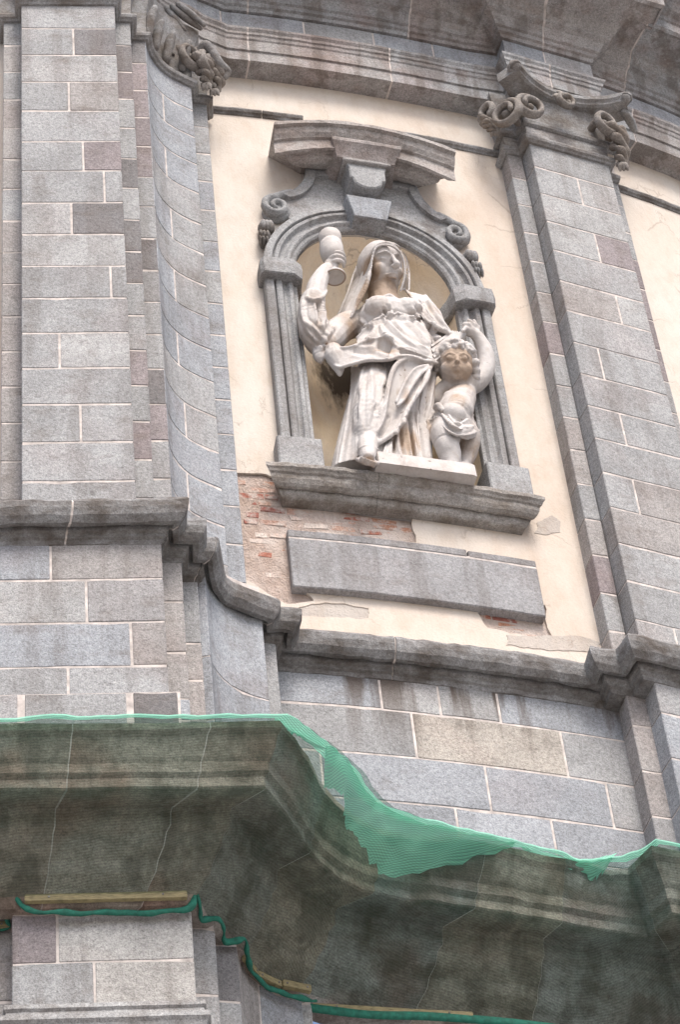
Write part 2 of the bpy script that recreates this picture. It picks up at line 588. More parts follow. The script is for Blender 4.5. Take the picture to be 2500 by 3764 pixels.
VIEW = Vector((0.224, 0.591, 0.775))
def crease(co, nn, folds, view):
    """carve cloth folds: ridges (h > 0) and hollows (h < 0) along lines, on the side facing the street"""
    v = np.array(view / view.length)
    e1 = np.cross(v, (0, 0, 1)); e1 /= np.linalg.norm(e1); e2 = np.cross(e1, v)
    P2 = np.stack([co @ e1, co @ e2], 1)
    face = np.clip((-(nn @ v) - .02) / .35, 0, 1)
    D = np.zeros(len(co))
    for pts, w, h in folds:
        C = np.array([tuple(p) for p in catmull(pts, 6)])
        Q = np.stack([C @ e1, C @ e2], 1)
        best = np.full(len(co), 9.0); bt = np.zeros(len(co))
        sel = np.where((P2[:, 0] > Q[:, 0].min() - 2.2 * w) & (P2[:, 0] < Q[:, 0].max() + 2.2 * w) & (P2[:, 1] > Q[:, 1].min() - 2.2 * w) & (P2[:, 1] < Q[:, 1].max() + 2.2 * w))[0]
        if not len(sel):
            continue
        p = P2[sel]
        bs = np.full(len(sel), 9.0); ts = np.zeros(len(sel))
        n = len(Q) - 1
        for i in range(n):
            ab = Q[i + 1] - Q[i]
            t = np.clip(((p - Q[i]) @ ab) / max(1e-9, ab @ ab), 0, 1)
            dd = np.linalg.norm(p - Q[i] - t[:, None] * ab, axis=1)
            m = dd < bs
            bs[m] = dd[m]; ts[m] = (i + t[m]) / n
        taper = np.clip(np.minimum(ts, 1 - ts) * 6 + .25, 0, 1)
        x = bs / w
        prof = np.clip(1 - x, 0, 1) ** 1.15 * 1.2 - .42 * np.exp(-((x - 1.25) / .35) ** 2)
        D[sel] += h * prof * taper
    return D * face

def sculpt(name, V, F, voxel, mat, parent, smooth_it=3, patina=None, rough=0.0, folds=None):
    """fuse overlapping solids into one continuous carved surface"""
    me = bpy.data.meshes.new(name + '_raw')
    me.from_pydata([tuple(v) for v in V], [], F)
    bm = bmesh.new(); bm.from_mesh(me)
    bmesh.ops.recalc_face_normals(bm, faces=bm.faces)
    bm.to_mesh(me); bm.free()
    tmp = bpy.data.objects.new(name + '_raw', me)
    COL.objects.link(tmp)
    md = tmp.modifiers.new('r', 'REMESH'); md.mode = 'VOXEL'; md.voxel_size = voxel; md.adaptivity = 0.0
    if smooth_it:
        ms = tmp.modifiers.new('s', 'SMOOTH'); ms.factor = 0.5; ms.iterations = smooth_it
    dg = bpy.context.evaluated_depsgraph_get()
    out = bpy.data.meshes.new_from_object(tmp.evaluated_get(dg))
    out.name = name
    bpy.data.objects.remove(tmp); bpy.data.meshes.remove(me)
    out.materials.clear()
    if rough:
        n_ = len(out.vertices)
        cc = np.empty(n_ * 3, dtype=np.float32); nn = np.empty(n_ * 3, dtype=np.float32)
        out.vertices.foreach_get('co', cc); out.vertices.foreach_get('normal', nn)
        dd = np.array([noise.noise(Vector(q) * 14) + noise.noise(Vector(q) * 5) for q in cc.reshape(-1, 3)], dtype=np.float32) * rough
        if folds:
            dd = dd + crease(cc.reshape(-1, 3).astype(float), nn.reshape(-1, 3).astype(float), folds, VIEW)
        out.vertices.foreach_set('co', (cc.reshape(-1, 3) + nn.reshape(-1, 3) * dd[:, None]).astype(np.float32).ravel())
        out.update()
    at = out.attributes.new('patina', 'FLOAT', 'POINT')
    if patina:
        vals = np.zeros(len(out.vertices), dtype=np.float32)
        co = np.empty(len(out.vertices) * 3, dtype=np.float32)
        out.vertices.foreach_get('co', co)
        co = co.reshape(-1, 3)
        for c, r, k in patina:
            d = np.linalg.norm((co - np.array(c)) / np.array(r if isinstance(r, tuple) else (r, r, r)), axis=1)
            vals = np.maximum(vals, k * np.clip(1.3 - d, 0, 1))
        at.data.foreach_set('value', vals)
    return link(name, out, mat, parent, None, True)


# ------------------------------------------------------------------ setting: ground
g = mesh('ground', [(-400, -400, 0), (400, -400, 0), (400, 400, 0), (-400, 400, 0)], [(0, 1, 2, 3)], 'paving')
tag(g, kind='structure')

# ------------------------------------------------------------------ plan of the church front (metres, street at -y)
church = empty('church_facade', (0.5, 15.5, 0.0))
tag(church, 'curved baroque church front of grey granite and cream plaster', 'church')

P0, P1 = (-2.198, 13.650), (-1.408, 13.764)
S1a, S1b = (-1.432, 13.93), (-1.298, 13.954)
S2a, S2b = (-1.324, 14.131), (-1.190, 14.154)
CURVE = [(-1.190, 14.154), (-1.188, 14.235), (-1.174, 14.31), (-1.147, 14.385), (-1.110, 14.455), (-1.063, 14.518), (-1.005, 14.575), (-0.935, 14.63), (-0.853, 14.69)]
S3a, S3b = (-0.872, 14.85), (-0.742, 14.885)
def wy(a):
    return 15.45 + 5.27 * (a - .03) + 10.03 * (a - .03) ** 2
WALL = [(a * wy(a), wy(a)) for a in [-.0515 + .167 * k / 24 for k in range(25)]]
R1a, R1b = (1.898, 15.81), (2.027, 15.86)
R2a, R2b = (2.104, 15.72), (2.821, 16.073)
R3a, R3b = (2.775, 16.22), (2.90, 16.29)
RW = [(2.86, 16.475), (3.22, 16.68), (3.49, 16.85), (4.3, 17.45)]
L1a, L1b = (-2.375, 13.80), (-2.17, 13.83)
LW0 = [(-3.6, 13.93), (-2.33, 14.02)]

wallpath = Path(WALL)
# arc length along the plastered wall, zero at the axis of the niche
_aa = [-.06 + .185 * k / 600 for k in range(601)]
_pp = [(a * wy(a), wy(a)) for a in _aa]
_cc = [0.0]
for _a, _b in zip(_pp[:-1], _pp[1:]):
    _cc.append(_cc[-1] + math.hypot(_b[0] - _a[0], _b[1] - _a[1]))
_s0 = float(np.interp(.0345, _aa, _cc)) - .02
def NM(u, w, z):
    """point on the curved wall: u along it, w out of it"""
    s = u + _s0
    i = min(max(int(np.searchsorted(_cc, s)), 1), len(_cc) - 1)
    f = (s - _cc[i - 1]) / (_cc[i] - _cc[i - 1])
    a, b = _pp[i - 1], _pp[i]
    t = unit(a, b)
    return (a[0] + (b[0] - a[0]) * f + t[1] * w, a[1] + (b[1] - a[1]) * f - t[0] * w, z)

ZJ = [23.80, 23.43, 23.02, 22.61, 22.185, 21.745, 21.335, 20.90, 20.48, 20.07, 19.665, 19.24, 18.82, 18.40, 17.975, 17.55, 17.08]
J = 0.014   # joint width

def shaft(name, pts, joints, kinds, label=None, zj=ZJ, mat='ashlar', off=0.0, depth=0.30, special=None):
    """a pier or pilaster strip: mortar core with every ashlar a stone of its own"""
    path = Path(pts)
    zlo, zhi = zj[-1], zj[0]
    k = core(name, path, zlo - .02, zhi + .3, church, depth - .03, off)
    if label: k['label'] = label
    for r in range(len(zj) - 1):
        f = [0.0] + list(joints.get(r, ())) + [1.0]
        for q in range(len(f) - 1):
            a = f[q] * path.L + (J / 2 if q else 0)
            b = f[q + 1] * path.L - (J / 2 if q < len(f) - 2 else 0)
            c = (special or {}).get((r, q)) or tint(kinds)
            block('stone_block', path, a, b, zj[r + 1] + J / 2, zj[r] - J / 2, mat, k, c, depth, off)
    return k, path

shaft('pier', [P0, P1], {1: (.55,), 3: (.49,), 5: (.62,), 6: (.82,), 7: (.49,), 9: (.85,), 11: (.35,), 13: (.53,)}, 'GGGpWG',
      'flat grey granite pier at the left edge',
      special={(1, 1): DARK, (5, 1): PURP, (7, 1): DARK, (1, 0): GREY, (3, 1): WARM, (10, 0): GREY})
shaft('pier_strip', [L1a, L1b], {}, 'WWGW', depth=0.35)
shaft('pier_strip', [S1a, S1b], {}, 'GPDGP', depth=0.35)
shaft('pier_strip', [S2a, S2b], {}, 'GDGPG', depth=0.35)
shaft('concave_pilaster', CURVE, {1: (.52,), 3: (.50,), 5: (.53,), 7: (.52,), 9: (.5,), 11: (.55,), 13: (.52,), 15: (.55,)}, 'BBGBGB', 'concave pilaster of curved granite blocks, sky-lit blue painted in', depth=0.28)  # the sky's blue cast is painted into these block tints
shaft('pilaster_strip', [S3a, S3b], {}, 'GBGBG', depth=0.33)
shaft('pilaster_strip', [R1a, R1b], {}, 'GWPG', depth=0.40)
shaft('pilaster', [R2a, R2b], {1: (.53,), 3: (.58,), 5: (.66,), 7: (.28,), 9: (.36,), 11: (.33,), 13: (.8,), 15: (.4,)}, 'GGGpWG', 'tall granite pilaster right of the niche',
      depth=0.42, special={(3, 1): PURP, (12, 0): WARM})
shaft('pilaster_strip', [R3a, R3b], {}, 'GWPG', depth=0.30)

# ------------------------------------------------------------------ pedestal zone below the cap cornice
ZP = [16.86, 16.368, 15.95, 15.534, 15.235, 14.80]
def offp(pts, o):
    p = Path(pts)
    return [(p.p[i][0] + p.m[i][0] * o, p.p[i][1] + p.m[i][1] * o) for i in range(len(p.p))]
def widen(pts, l, r):
    a, b = pts
    t = unit(a, b)
    return [(a[0] - t[0] * l, a[1] - t[1] * l), (b[0] + t[0] * r, b[1] + t[1] * r)]
PO = .15
shaft('pedestal', widen(offp([P0, P1], PO), .15, .15), {0: (.315,), 1: (.53,), 2: (.79,), 3: (.41,), 4: (.2, .85)}, 'GpGWG', 'broad granite pedestal below the flat pier', ZP, 'ashlar', depth=.5,
      special={(0, 0): BLUE, (2, 0): BLUE})
ZP2 = [16.86, 16.32, 15.83, 15.4, 15.2, 14.8]
shaft('pedestal_strip', widen(offp([S1a, S1b], PO), 0, .15), {}, 'GDBW', None, ZP2, depth=.45)
shaft('pedestal_strip', widen(offp([S2a, S2b], PO), 0, .13), {}, 'GWBG', None, [16.86, 16.1, 15.75, 15.35, 14.8], depth=.45)
PC = [(-0.985, 14.07), (-0.980, 14.15), (-0.960, 14.23), (-0.925, 14.31), (-0.875, 14.385), (-0.81, 14.45), (-0.735, 14.51), (-0.635, 14.57)]
shaft('concave_pedestal', PC, {3: (.5,)}, 'BBB', 'smooth concave pedestal of pale granite with sky-lit blue painted in', [16.86, 16.02, 15.42, 15.10, 14.8], 'ashlar', depth=.45)  # blocks tinted blue to stand for sky light on the curve
shaft('pedestal_strip', [(-.66, 14.72), (-.565, 14.75)], {}, 'GBG', None, [16.86, 15.95, 15.52, 15.1, 14.8], 'ashlar_low', depth=.4)
WP = offp(WALL, PO)
shaft('pedestal_wall', WP, {0: (.325, .48, .64), 1: (.40, .80), 2: (.15, .575, .90), 3: (.16, .48, .73), 4: (.55,)}, 'BGBGp', 'long curved granite pedestal wall below the niche',
      [16.86, 16.41, 15.957, 15.52, 15.14, 14.7], 'ashlar_low', depth=.4, special={(1, 1): (0.40, 0.37, 0.335), (2, 1): BLUE, (2, 2): BLUE})
shaft('pedestal_strip', widen(offp([R1a, R1b], PO), .05, 0), {}, 'GWG', None, [16.86, 16.41, 15.957, 15.52, 15.14, 14.7], 'ashlar_low', depth=.45)
shaft('pedestal', widen(offp([R2a, R2b], PO), .06, .15), {0: (.7,), 1: (.4,), 2: (.75,), 3: (.45,)}, 'BGBp', 'granite pedestal below the right pilaster', [16.86, 16.41, 15.957, 15.52, 15.14, 14.7], 'ashlar_low', depth=.5)
shaft('pedestal', [(-4.2, 13.46), (-2.36, 13.70)], {0: (.4,), 1: (.6,), 2: (.3,)}, 'GWG', None, [16.86, 16.368, 15.95, 15.534, 15.0], 'ashlar', depth=.4)
# plinth course at the foot of the left pedestal
pl = Path(widen(offp([P0, P1], PO + .09), .24, .22))
k_ = core('pedestal_plinth', pl, 14.2, 15.20, church, .45, 0)
for a, b, c in ((0, .19, GREY), (.19, .74, GREY), (.74, 1, DARK)):
    block('stone_block', pl, a * pl.L + .008, b * pl.L - .008, 14.2, 15.21, 'ashlar', k_, c, .45, 0, .02)

# ------------------------------------------------------------------ cap cornice of the pedestals
CP = Path([(-3.8, 13.43), P0 if False else (-2.198, 13.650), P1, S1a, S1b, S2a] + CURVE + [S3a, S3b] + WALL[0:] + [R1a, R1b, R2a, R2b, (2.775, 16.22), (2.90, 16.29), (2.86, 16.475), (4.2, 17.3)])
CAP = [(-.15, 17.16), (0, 17.13), (.29, 17.0), (.325, 16.985), (.34, 16.95), (.335, 16.90), (.315, 16.845), (.275, 16.80), (.24, 16.805), (.225, 16.84), (.215, 16.845), (.205, 16.80),
       (.19, 16.785), (.185, 16.755), (.165, 16.745), (.155, 16.71), (.10, 16.70), (-.15, 16.70)]
capcore = core('cap_cornice', CP, 16.86, 17.03, church, .12, .10, 0.0)
capcore['label'] = 'dark weathered cap cornice stepping along the pedestals'
def sdist(path, p):
    return min(range(len(path.p)), key=lambda i: math.hypot(path.p[i][0] - p[0], path.p[i][1] - p[1]))
sP1, sC0, sC1, sS3, sW0, sW1, sR2 = [CP.c[sdist(CP, q)] for q in (P1, CURVE[0], CURVE[-1], S3b, WALL[0], WALL[-1], R2b)]
wl = sW1 - sW0
cuts = [0.0, sP1 - .55, sP1 - .001 + .04, sC0 - .02, sC1 + .05, sW0 + wl * .36, sW1 - .06, sR2 - .3, CP.L]
for i in range(len(cuts) - 1):
    sweep('cornice_stone', CP, CAP, cuts[i] + (.006 if i else 0), cuts[i + 1] - .006, 'dirty', capcore, tint('GWG'), .011, .07)
    if i: joint(CP, CAP, cuts[i], capcore, .007, .011)

# ------------------------------------------------------------------ entablature above
EW = offp(WALL, .2)
EP = Path([(-3.9, 13.40), (-2.20, 13.645), (-1.42, 13.757), (-1.432, 13.93), (-1.298, 13.954), (-1.324, 14.131)] + CURVE + [(-0.742, 14.80)] + EW[2:-2] + [(1.99, 15.79), (2.055, 15.62), (2.875, 16.02), (2.81, 16.16)]
          + [(2.97, 16.28), (3.30, 16.47), (3.57, 16.64), (4.5, 17.3)])
def ent(lo_hi, name, prof, mat, cutsf, kinds, wear, label):
    base = core(name, EP, prof[-1][1] + .06, prof[0][1] - .06, church, .28, -.04, 0.0)
    base['label'] = label
    s0, s1 = EP.c[sdist(EP, (-0.742, 14.80))], EP.c[sdist(EP, (1.99, 15.79))]
    cu = [0.0] + [s0 + (s1 - s0) * f for f in cutsf] + [EP.c[sdist(EP, (2.055, 15.62))] + .42, EP.c[sdist(EP, (2.97, 16.28))] + .25, EP.L]
    for i in range(len(cu) - 1):
        sweep(name + '_stone', EP, prof, cu[i] + (.009 if i else 0), cu[i + 1] - .009, mat, base, tint(kinds), wear, .12)
        if i: joint(EP, prof, cu[i], base, .011, wear)
ent(None, 'architrave', [(-.3, 25.06), (.055, 25.06), (.075, 25.035), (.07, 25.01), (.05, 24.985), (.048, 24.95), (.035, 24.94), (.03, 24.90), (.018, 24.885), (.018, 24.735), (0, 24.73), (0, 24.585), (-.3, 24.585)],
    'entab', (.16, .62), 'GW', .005, 'moulded granite architrave above the cream wall')
ent(None, 'frieze', [(-.3, 25.37), (0, 25.365), (0, 25.075), (-.3, 25.07)], 'ashlar', (.08, .35, .58, .78), 'BBG', .002, 'plain frieze band of pale granite blocks')
ent(None, 'crowning_cornice', [(-.3, 26.5), (.3, 26.45), (.78, 26.2), (.78, 26.14), (.74, 26.10), (.69, 26.02), (.63, 25.98), (.62, 25.94), (.60, 25.93), (.60, 25.80), (.57, 25.77), (.57, 25.79), (.27, 25.76), (.25, 25.73), (.22, 25.68), (.19, 25.655), (.185, 25.62),
    (.13, 25.60), (.10, 25.55), (.085, 25.50), (.06, 25.49), (.055, 25.44), (.03, 25.43), (.02, 25.385), (-.3, 25.38)], 'entab', (.17, .70), 'WG', .008, 'deep projecting cornice with stained mouldings')

# ------------------------------------------------------------------ plastered wall with its niche opening and fallen patches
UC = 0.0
RI, ZS = .69, 21.64      # niche radius, springing
ULO, UHI = (-1.332,18.779)[0] - .06, (1.420,17.629)[0] + .12
def arch_pts(r, z0, n=28, uc=UC):
    P = [(uc - r, z0)] + [(uc - r * math.cos(math.pi * k / n), ZS + r * math.sin(math.pi * k / n)) for k in range(n + 1)] + [(uc + r, z0)]
    return P
def rag(poly, step=.05, amp=.014, seed=0):
    out = []
    for i in range(len(poly)):
        a, b = Vector(poly[i]), Vector(poly[(i + 1) % len(poly)])
        n = max(1, int((b - a).length / step))
        for k in range(n):
            p = a.lerp(b, k / n)
            q = Vector((p.x * 11 + seed, p.y * 11, seed))
            nn = noise.noise(q) + .5 * noise.noise(q * 2.7)
            nn2 = noise.noise(q + Vector((31, 7, 3)))
            out.append((p.x + nn * amp, p.y + nn2 * amp))
    return out
patchA = rag([(ULO + .03, (-1.304,19.025)[1]), (-1.090,19.043), (-0.876,18.931), (0.013,18.846), (0.037,18.673), (0.046,18.415), (-0.519,18.281), (-0.892,18.231), (-0.923,17.795), (-0.875,17.772), (-0.829,17.641), (-1.036,17.576), (ULO + .03, (-1.311,17.851)[1])], .04, .02, 3)
patchB = rag([(0.416,17.792), (1.015,17.918), (0.995,17.675), (1.017,17.581), (0.882,17.533), (0.508,17.560)], .04, .015, 9)
patchC = rag([(-0.939,17.567), (-0.705,17.642), (-0.410,17.617), (-0.420,17.508), (-0.718,17.472), (-0.946,17.464)], .02, .022, 15)
def sheet(name, outer, holes, w, thick, mat, parent, grid=.16, smooth=False, bump=0.0):
    V, E = [], []
    def loop(P):
        b = len(V)
        V.extend(Vector(p) for p in P)
        E.extend((b + i, b + (i + 1) % len(P)) for i in range(len(P)))
    loop(outer)
    for h in holes: loop(h)
    def inside(p, P):
        c = False
        for i in range(len(P)):
            (x1, y1), (x2, y2) = P[i], P[i - 1]
            if (y1 > p[1]) != (y2 > p[1]) and p[0] < (x2 - x1) * (p[1] - y1) / (y2 - y1) + x1:
                c = not c
        return c
    xs = [p[0] for p in outer]; ys = [p[1] for p in outer]
    x = min(xs) + grid / 2
    while x < max(xs):
        y = min(ys) + grid / 2
        while y < max(ys):
            if inside((x, y), outer) and not any(inside((x, y), h) for h in holes):
                V.append(Vector((x, y)))
            y += grid
        x += grid
    vo, eo, fo, *_ = geometry.delaunay_2d_cdt(V, E, [], 0, 1e-5)
    F = []
    for f in fo:
        c = (sum(vo[i].x for i in f) / 3, sum(vo[i].y for i in f) / 3)
        if inside(c, outer) and not any(inside(c, h) for h in holes):
            F.append(tuple(f))
    n = len(vo)
    W3 = [NM(p.x, w + (noise.noise(Vector((p.x * 2.3, p.y * 2.3, 5))) * bump), p.y) for p in vo] + [NM(p.x, w - thick, p.y) for p in vo]
    cnt = {}
    for f in F:
        for i in range(3):
            e = (f[i], f[(i + 1) % 3])
            cnt[tuple(sorted(e))] = cnt.get(tuple(sorted(e)), 0) + 1
    F2 = list(F) + [tuple(i + n for i in f[::-1]) for f in F]
    for f in F:
        for i in range(3):
            e = (f[i], f[(i + 1) % 3])
            if cnt[tuple(sorted(e))] == 1:
                F2.append((e[1], e[0], e[0] + n, e[1] + n))
    return mesh(name, W3, F2, mat, parent)
ZW0, ZW1 = 17.0, 24.72
outer = [(ULO + (UHI - ULO) * k / 20, ZW0) for k in range(21)] + [(UHI, ZW0 + (ZW1 - ZW0) * k / 20) for k in range(1, 20)] + [(UHI - (UHI - ULO) * k / 20, ZW1) for k in range(21)] + [(ULO, ZW1 - (ZW1 - ZW0) * k / 20) for k in range(1, 20)]
back = sheet('masonry_wall', outer, [arch_pts(.72, 18.7)], -.022, .25, 'rubble', church, .25, False, .006)
pw = sheet('plaster_coat', outer, [arch_pts(.70, 18.9), patchA, patchB, patchC], 0.0, .02, 'plaster', back)
pw['label'] = 'cream plaster coat around the niche'
rd = sheet('cement_patch', patchC, [], -.006, .012, 'render', back, .05, False, .004)
rd2 = sheet('cement_patch', rag([(1.084,18.877), (1.229,19.000), (1.285,18.927), (1.263,18.803), (1.147,18.754), (1.046,18.730)], .018, .018, 22), [], .004, .012, 'render', back, .05)
rd3 = sheet('cement_patch', rag([(0.654,17.495), (1.226,17.627), (1.416,17.605), (1.394,17.506), (1.092,17.429), (0.641,17.399)], .02, .025, 31), [], .005, .012, 'render', back, .06)
# bricks laid bare where the plaster fell
def inpoly(p, P):
    c = False
    for i in range(len(P)):
        (x1, y1), (x2, y2) = P[i], P[i - 1]
        if (y1 > p[1]) != (y2 > p[1]) and p[0] < (x2 - x1) * (p[1] - y1) / (y2 - y1) + x1:
            c = not c
    return c
def bricks(poly, dens):
    zs = [p[1] for p in poly]; us = [p[0] for p in poly]
    z = min(zs); r = 0
    while z < max(zs):
        u = min(us) - random.uniform(0, .2)
        while u < max(us):
            l = random.choice((.21, .21, .105)) * random.uniform(.9, 1.05)
            c = (u + l / 2, z + .03)
            ok = all(inpoly(q, poly) for q in ((u + .012, z + .01), (u + l - .012, z + .01), (u + .012, z + .05), (u + l - .012, z + .05)))
            rn = random.random()
            if ok and rn < dens:
                red = noise.noise(Vector((c[0] * 2.1, c[1] * 3.0, 4.0))) + random.uniform(-.35, .35)
                if red > .08: col = random.choice(((.33, .12, .085), (.36, .145, .10), (.29, .11, .085), (.38, .19, .12)))
                elif red > -.1: col = random.choice(((.50, .33, .26), (.46, .29, .23)))
                else: col = random.choice(((.56, .46, .41), (.55, .43, .38), (.60, .52, .47)))
                w1 = -.022 + (random.uniform(-.002, .006) if red > -.1 else random.uniform(-.004, .003))
                j = lambda: random.uniform(-.009, .009)
                fr = [(u + j(), z + j()), (u + l + j(), z + j()), (u + l + j(), z + .058 + j()), (u + j(), z + .058 + j())]
                mid = (sum(p[0] for p in fr) / 4, sum(p[1] for p in fr) / 4)
                V = [NM(a, -.06, b) for a, b in fr] + [NM(a, w1 - .006, b) for a, b in fr] + [NM(mid[0] + (a - mid[0]) * .9, w1 + j() * .4, mid[1] + (b - mid[1]) * .8) for a, b in fr]
                F = [(8, 9, 10, 11)] + [(i, (i + 1) % 4, 4 + (i + 1) % 4, 4 + i) for i in range(4)] + [(4 + i, 4 + (i + 1) % 4, 8 + (i + 1) % 4, 8 + i) for i in range(4)]
                mesh('brick', V, F, 'brick', back, col)
            u += l + .014
        z += .074; r += 1
bricks(patchA, .88)
bricks(patchB, .95)

# narrow bands of cream wall beyond the piers
lw = Path(LW0); core('side_wall', lw, 14.5, 24.8, church, .2, 0, 0, 'plaster')
rw = Path(RW); core('side_wall', rw, 14.5, 24.8, church, .2, 0, 0, 'plaster')

# string moulding under the top of the wall
SM = [(-.02, 24.045), (.028, 24.045), (.042, 24.03), (.045, 24.01), (.035, 23.99), (.02, 23.985), (.012, 23.965), (-.02, 23.965)]
wlp = Path(WALL)
um = lambda u: u + _s0 - _cc[min(range(len(_aa)), key=lambda i: abs(_aa[i] + .0515))]
st = sweep('string_moulding', wlp, SM, 0.0, um(-.83), 'dirty', church, GREY, .004, .06)
sweep('string_moulding', wlp, SM, um(-.82), um(-.45), 'dirty', church, GREY, .004, .06)
sweep('string_moulding', wlp, SM, um(.45), wlp.L, 'dirty', church, GREY, .004, .06)
sweep('string_moulding', rw, SM, 0.0, rw.L, 'dirty', church, GREY, .004, .06)

# lower body of the church down to the pavement
lb = Path([(-6, 13.0), (-2.37, 13.5), (-1.24, 13.66), (-1.26, 13.80), (-1.13, 13.84), (-1.15, 14.0), (-1.0, 14.05)] + PC + [(-.56, 14.75)] + WP[1:] + [R1a, R2a, R2b, (6, 18)])
core('lower_wall', lb, 0.0, 12.2, church, .4, -.03, 0.0, 'ashlar')


# ------------------------------------------------------------------ niche and its granite frame
NV, NF = [], []
def nrow(z, k, dep=.52, n=28):
    """one level of the recess, k shrinks it inside the half dome"""
    return [NM(UC + RI * k * -math.cos(math.pi * i / n), .0 - dep * k * math.sin(math.pi * i / n), z) for i in range(n + 1)]
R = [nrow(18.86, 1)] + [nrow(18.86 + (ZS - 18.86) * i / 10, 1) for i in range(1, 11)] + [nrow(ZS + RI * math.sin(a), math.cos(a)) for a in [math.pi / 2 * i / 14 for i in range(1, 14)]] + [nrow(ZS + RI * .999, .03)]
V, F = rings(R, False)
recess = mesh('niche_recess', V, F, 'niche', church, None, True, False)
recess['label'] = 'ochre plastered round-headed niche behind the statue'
V, F = [], []
V = [NM(UC + RI * -math.cos(math.pi * i / 20) * 1.0, .02 - .54 * math.sin(math.pi * i / 20), 18.965) for i in range(21)]
mesh('niche_floor', V, [tuple(range(21))], 'trim', church)

frame = None
def strip(name, prof, z0, z1, side, mat, parent, col, wear=.004, nz=14):
    """vertical moulded jamb; prof is (u from the axis, w)"""
    R = []
    for i in range(nz + 1):
        z = z0 + (z1 - z0) * i / nz
        R.append([NM(UC + side * u, w + (noise.noise(Vector((u * 20, z * 6, side))) * wear if w > 0.03 else 0), z) for u, w in prof])
    V, F = rings(R)
    return mesh(name, V, F, mat, parent, col)
JP = [(.975, -.02), (.975, .10), (.965, .112), (.905, .112), (.897, .10), (.894, .07), (.886, .07), (.882, .10), (.87, .11), (.835, .108), (.822, .085), (.812, .07), (.795, .066), (.782, .075), (.772, .09), (.76, .092), (.742, .09), (.732, .075), (.722, .06), (.695, .055), (.69, .04), (.69, -.12), (.80, -.12)]
fr = mesh('niche_frame', *rings([[NM(UC + s * .9, -.03, z), NM(UC + s * .8, -.03, z), NM(UC + s * .8, .01, z), NM(UC + s * .9, .01, z)] for s, z in ((-1, 19.4), (-1, 21.3))]), 'mortar', church)
fr['label'] = 'moulded grey granite frame around the niche'
def nbox(name, u0, u1, z0, z1, w0, w1, mat, parent, col, ch=.008, nu=6, dz=lambda u: 0.0, wear=.003):
    R = []
    us = [u0, u0 + ch] + [u0 + ch + (u1 - u0 - 2 * ch) * k / nu for k in range(1, nu)] + [u1 - ch, u1]
    for i, u in enumerate(us):
        e = i in (0, len(us) - 1)
        w = w1 - (ch if e else 0) + noise.noise(Vector((u * 9, z0 * 5, 2))) * wear
        d = dz(u)
        R.append([NM(u, w0, z1 + d), NM(u, w - ch, z1 + d), NM(u, w, z1 - ch + d), NM(u, w, z0 + ch + d), NM(u, w - ch, z0 + d), NM(u, w0, z0 + d)])
    V, F = rings(R)
    return mesh(name, V, F, mat, parent, col)
for s in (-1, 1):
    strip('jamb', JP, 19.335, 21.425, s, 'trim', fr, GREY)
    a, b = sorted((UC + s * .665, UC + s * 1.02))
    nbox('jamb_base', a, b, 18.86, 19.335, -.15, .165, 'trim', fr, tint('GG'), .012)
    # impost block with chamfered edge, returning into the recess
    ip = [(1.01, -.02), (1.01, .15), (.985, .185), (.74, .185), (.66, .13), (.645, -.02), (.60, -.16), (.58, -.22), (.70, -.3)]
    R = []
    for z, k in ((21.425, -.012), (21.435, 0), (21.54, .006), (21.63, 0), (21.645, -.012)):
        R.append([NM(UC + s * (u + (k if u > .9 else -k)), w + (k if w > .1 else 0), z) for u, w in ip])
    V, F = rings(R)
    mesh('impost', V, F, 'trim', fr, tint('GB'))
# archivolt in two stones, split by the keystone
AP = [(.97, -.02), (.97, .09), (.962, .105), (.905, .108), (.897, .095), (.893, .065), (.885, .065), (.88, .095), (.868, .105), (.845, .10), (.835, .075), (.825, .06), (.80, .058), (.785, .075), (.775, .088), (.75, .09), (.738, .078), (.728, .062), (.705, .055), (.69, .04), (.69, -.10), (.8, -.1)]
for a0, a1 in ((math.pi, math.pi / 2 + .16), (math.pi / 2 - .16, 0.0)):
    R = []
    for i in range(27):
        a = a0 + (a1 - a0) * i / 26
        R.append([NM(UC + math.cos(a) * r, w + noise.noise(Vector((r * 20, a * 6, 1))) * .004 * (w > .03), ZS + .005 + math.sin(a) * r * (1.02 if r > .9 else 1.03)) for r, w in AP])
    V, F = rings(R)
    mesh('archivolt_stone', V, F, 'trim', fr, tint('GG'))
# keystone
def prism(name, poly, w0, w1, mat, parent, col, ch=.01):
    """flat shape of (u, z) given real thickness and a worn edge"""
    cu = sum(p[0] for p in poly) / len(poly); cz = sum(p[1] for p in poly) / len(poly)
    sh = lambda k: [(cu + (u - cu) * (1 - k / max(.05, math.hypot(u - cu, z - cz))), cz + (z - cz) * (1 - k / max(.05, math.hypot(u - cu, z - cz)))) for u, z in poly]
    R = [[NM(u, w0, z) for u, z in poly], [NM(u, w1 - ch, z) for u, z in poly], [NM(u, w1, z) for u, z in sh(ch)]]
    V, F = rings(R)
    return mesh(name, V, F, mat, parent, col)
kp = [(-.215, 22.625), (.195, 22.625), (.185, 22.57), (.135, 22.355), (-.155, 22.355), (-.205, 22.57)]
R = [[NM(u, -.08, z) for u, z in kp], [NM(u, .19 if z < 22.5 else .205, z) for u, z in kp], [NM(u * .96, .20 if z < 22.5 else .22, 22.51 + (z - 22.51) * .965) for u, z in kp]]
V, F = rings(R)
mesh('keystone', V, F, 'trim', fr, BLUE)
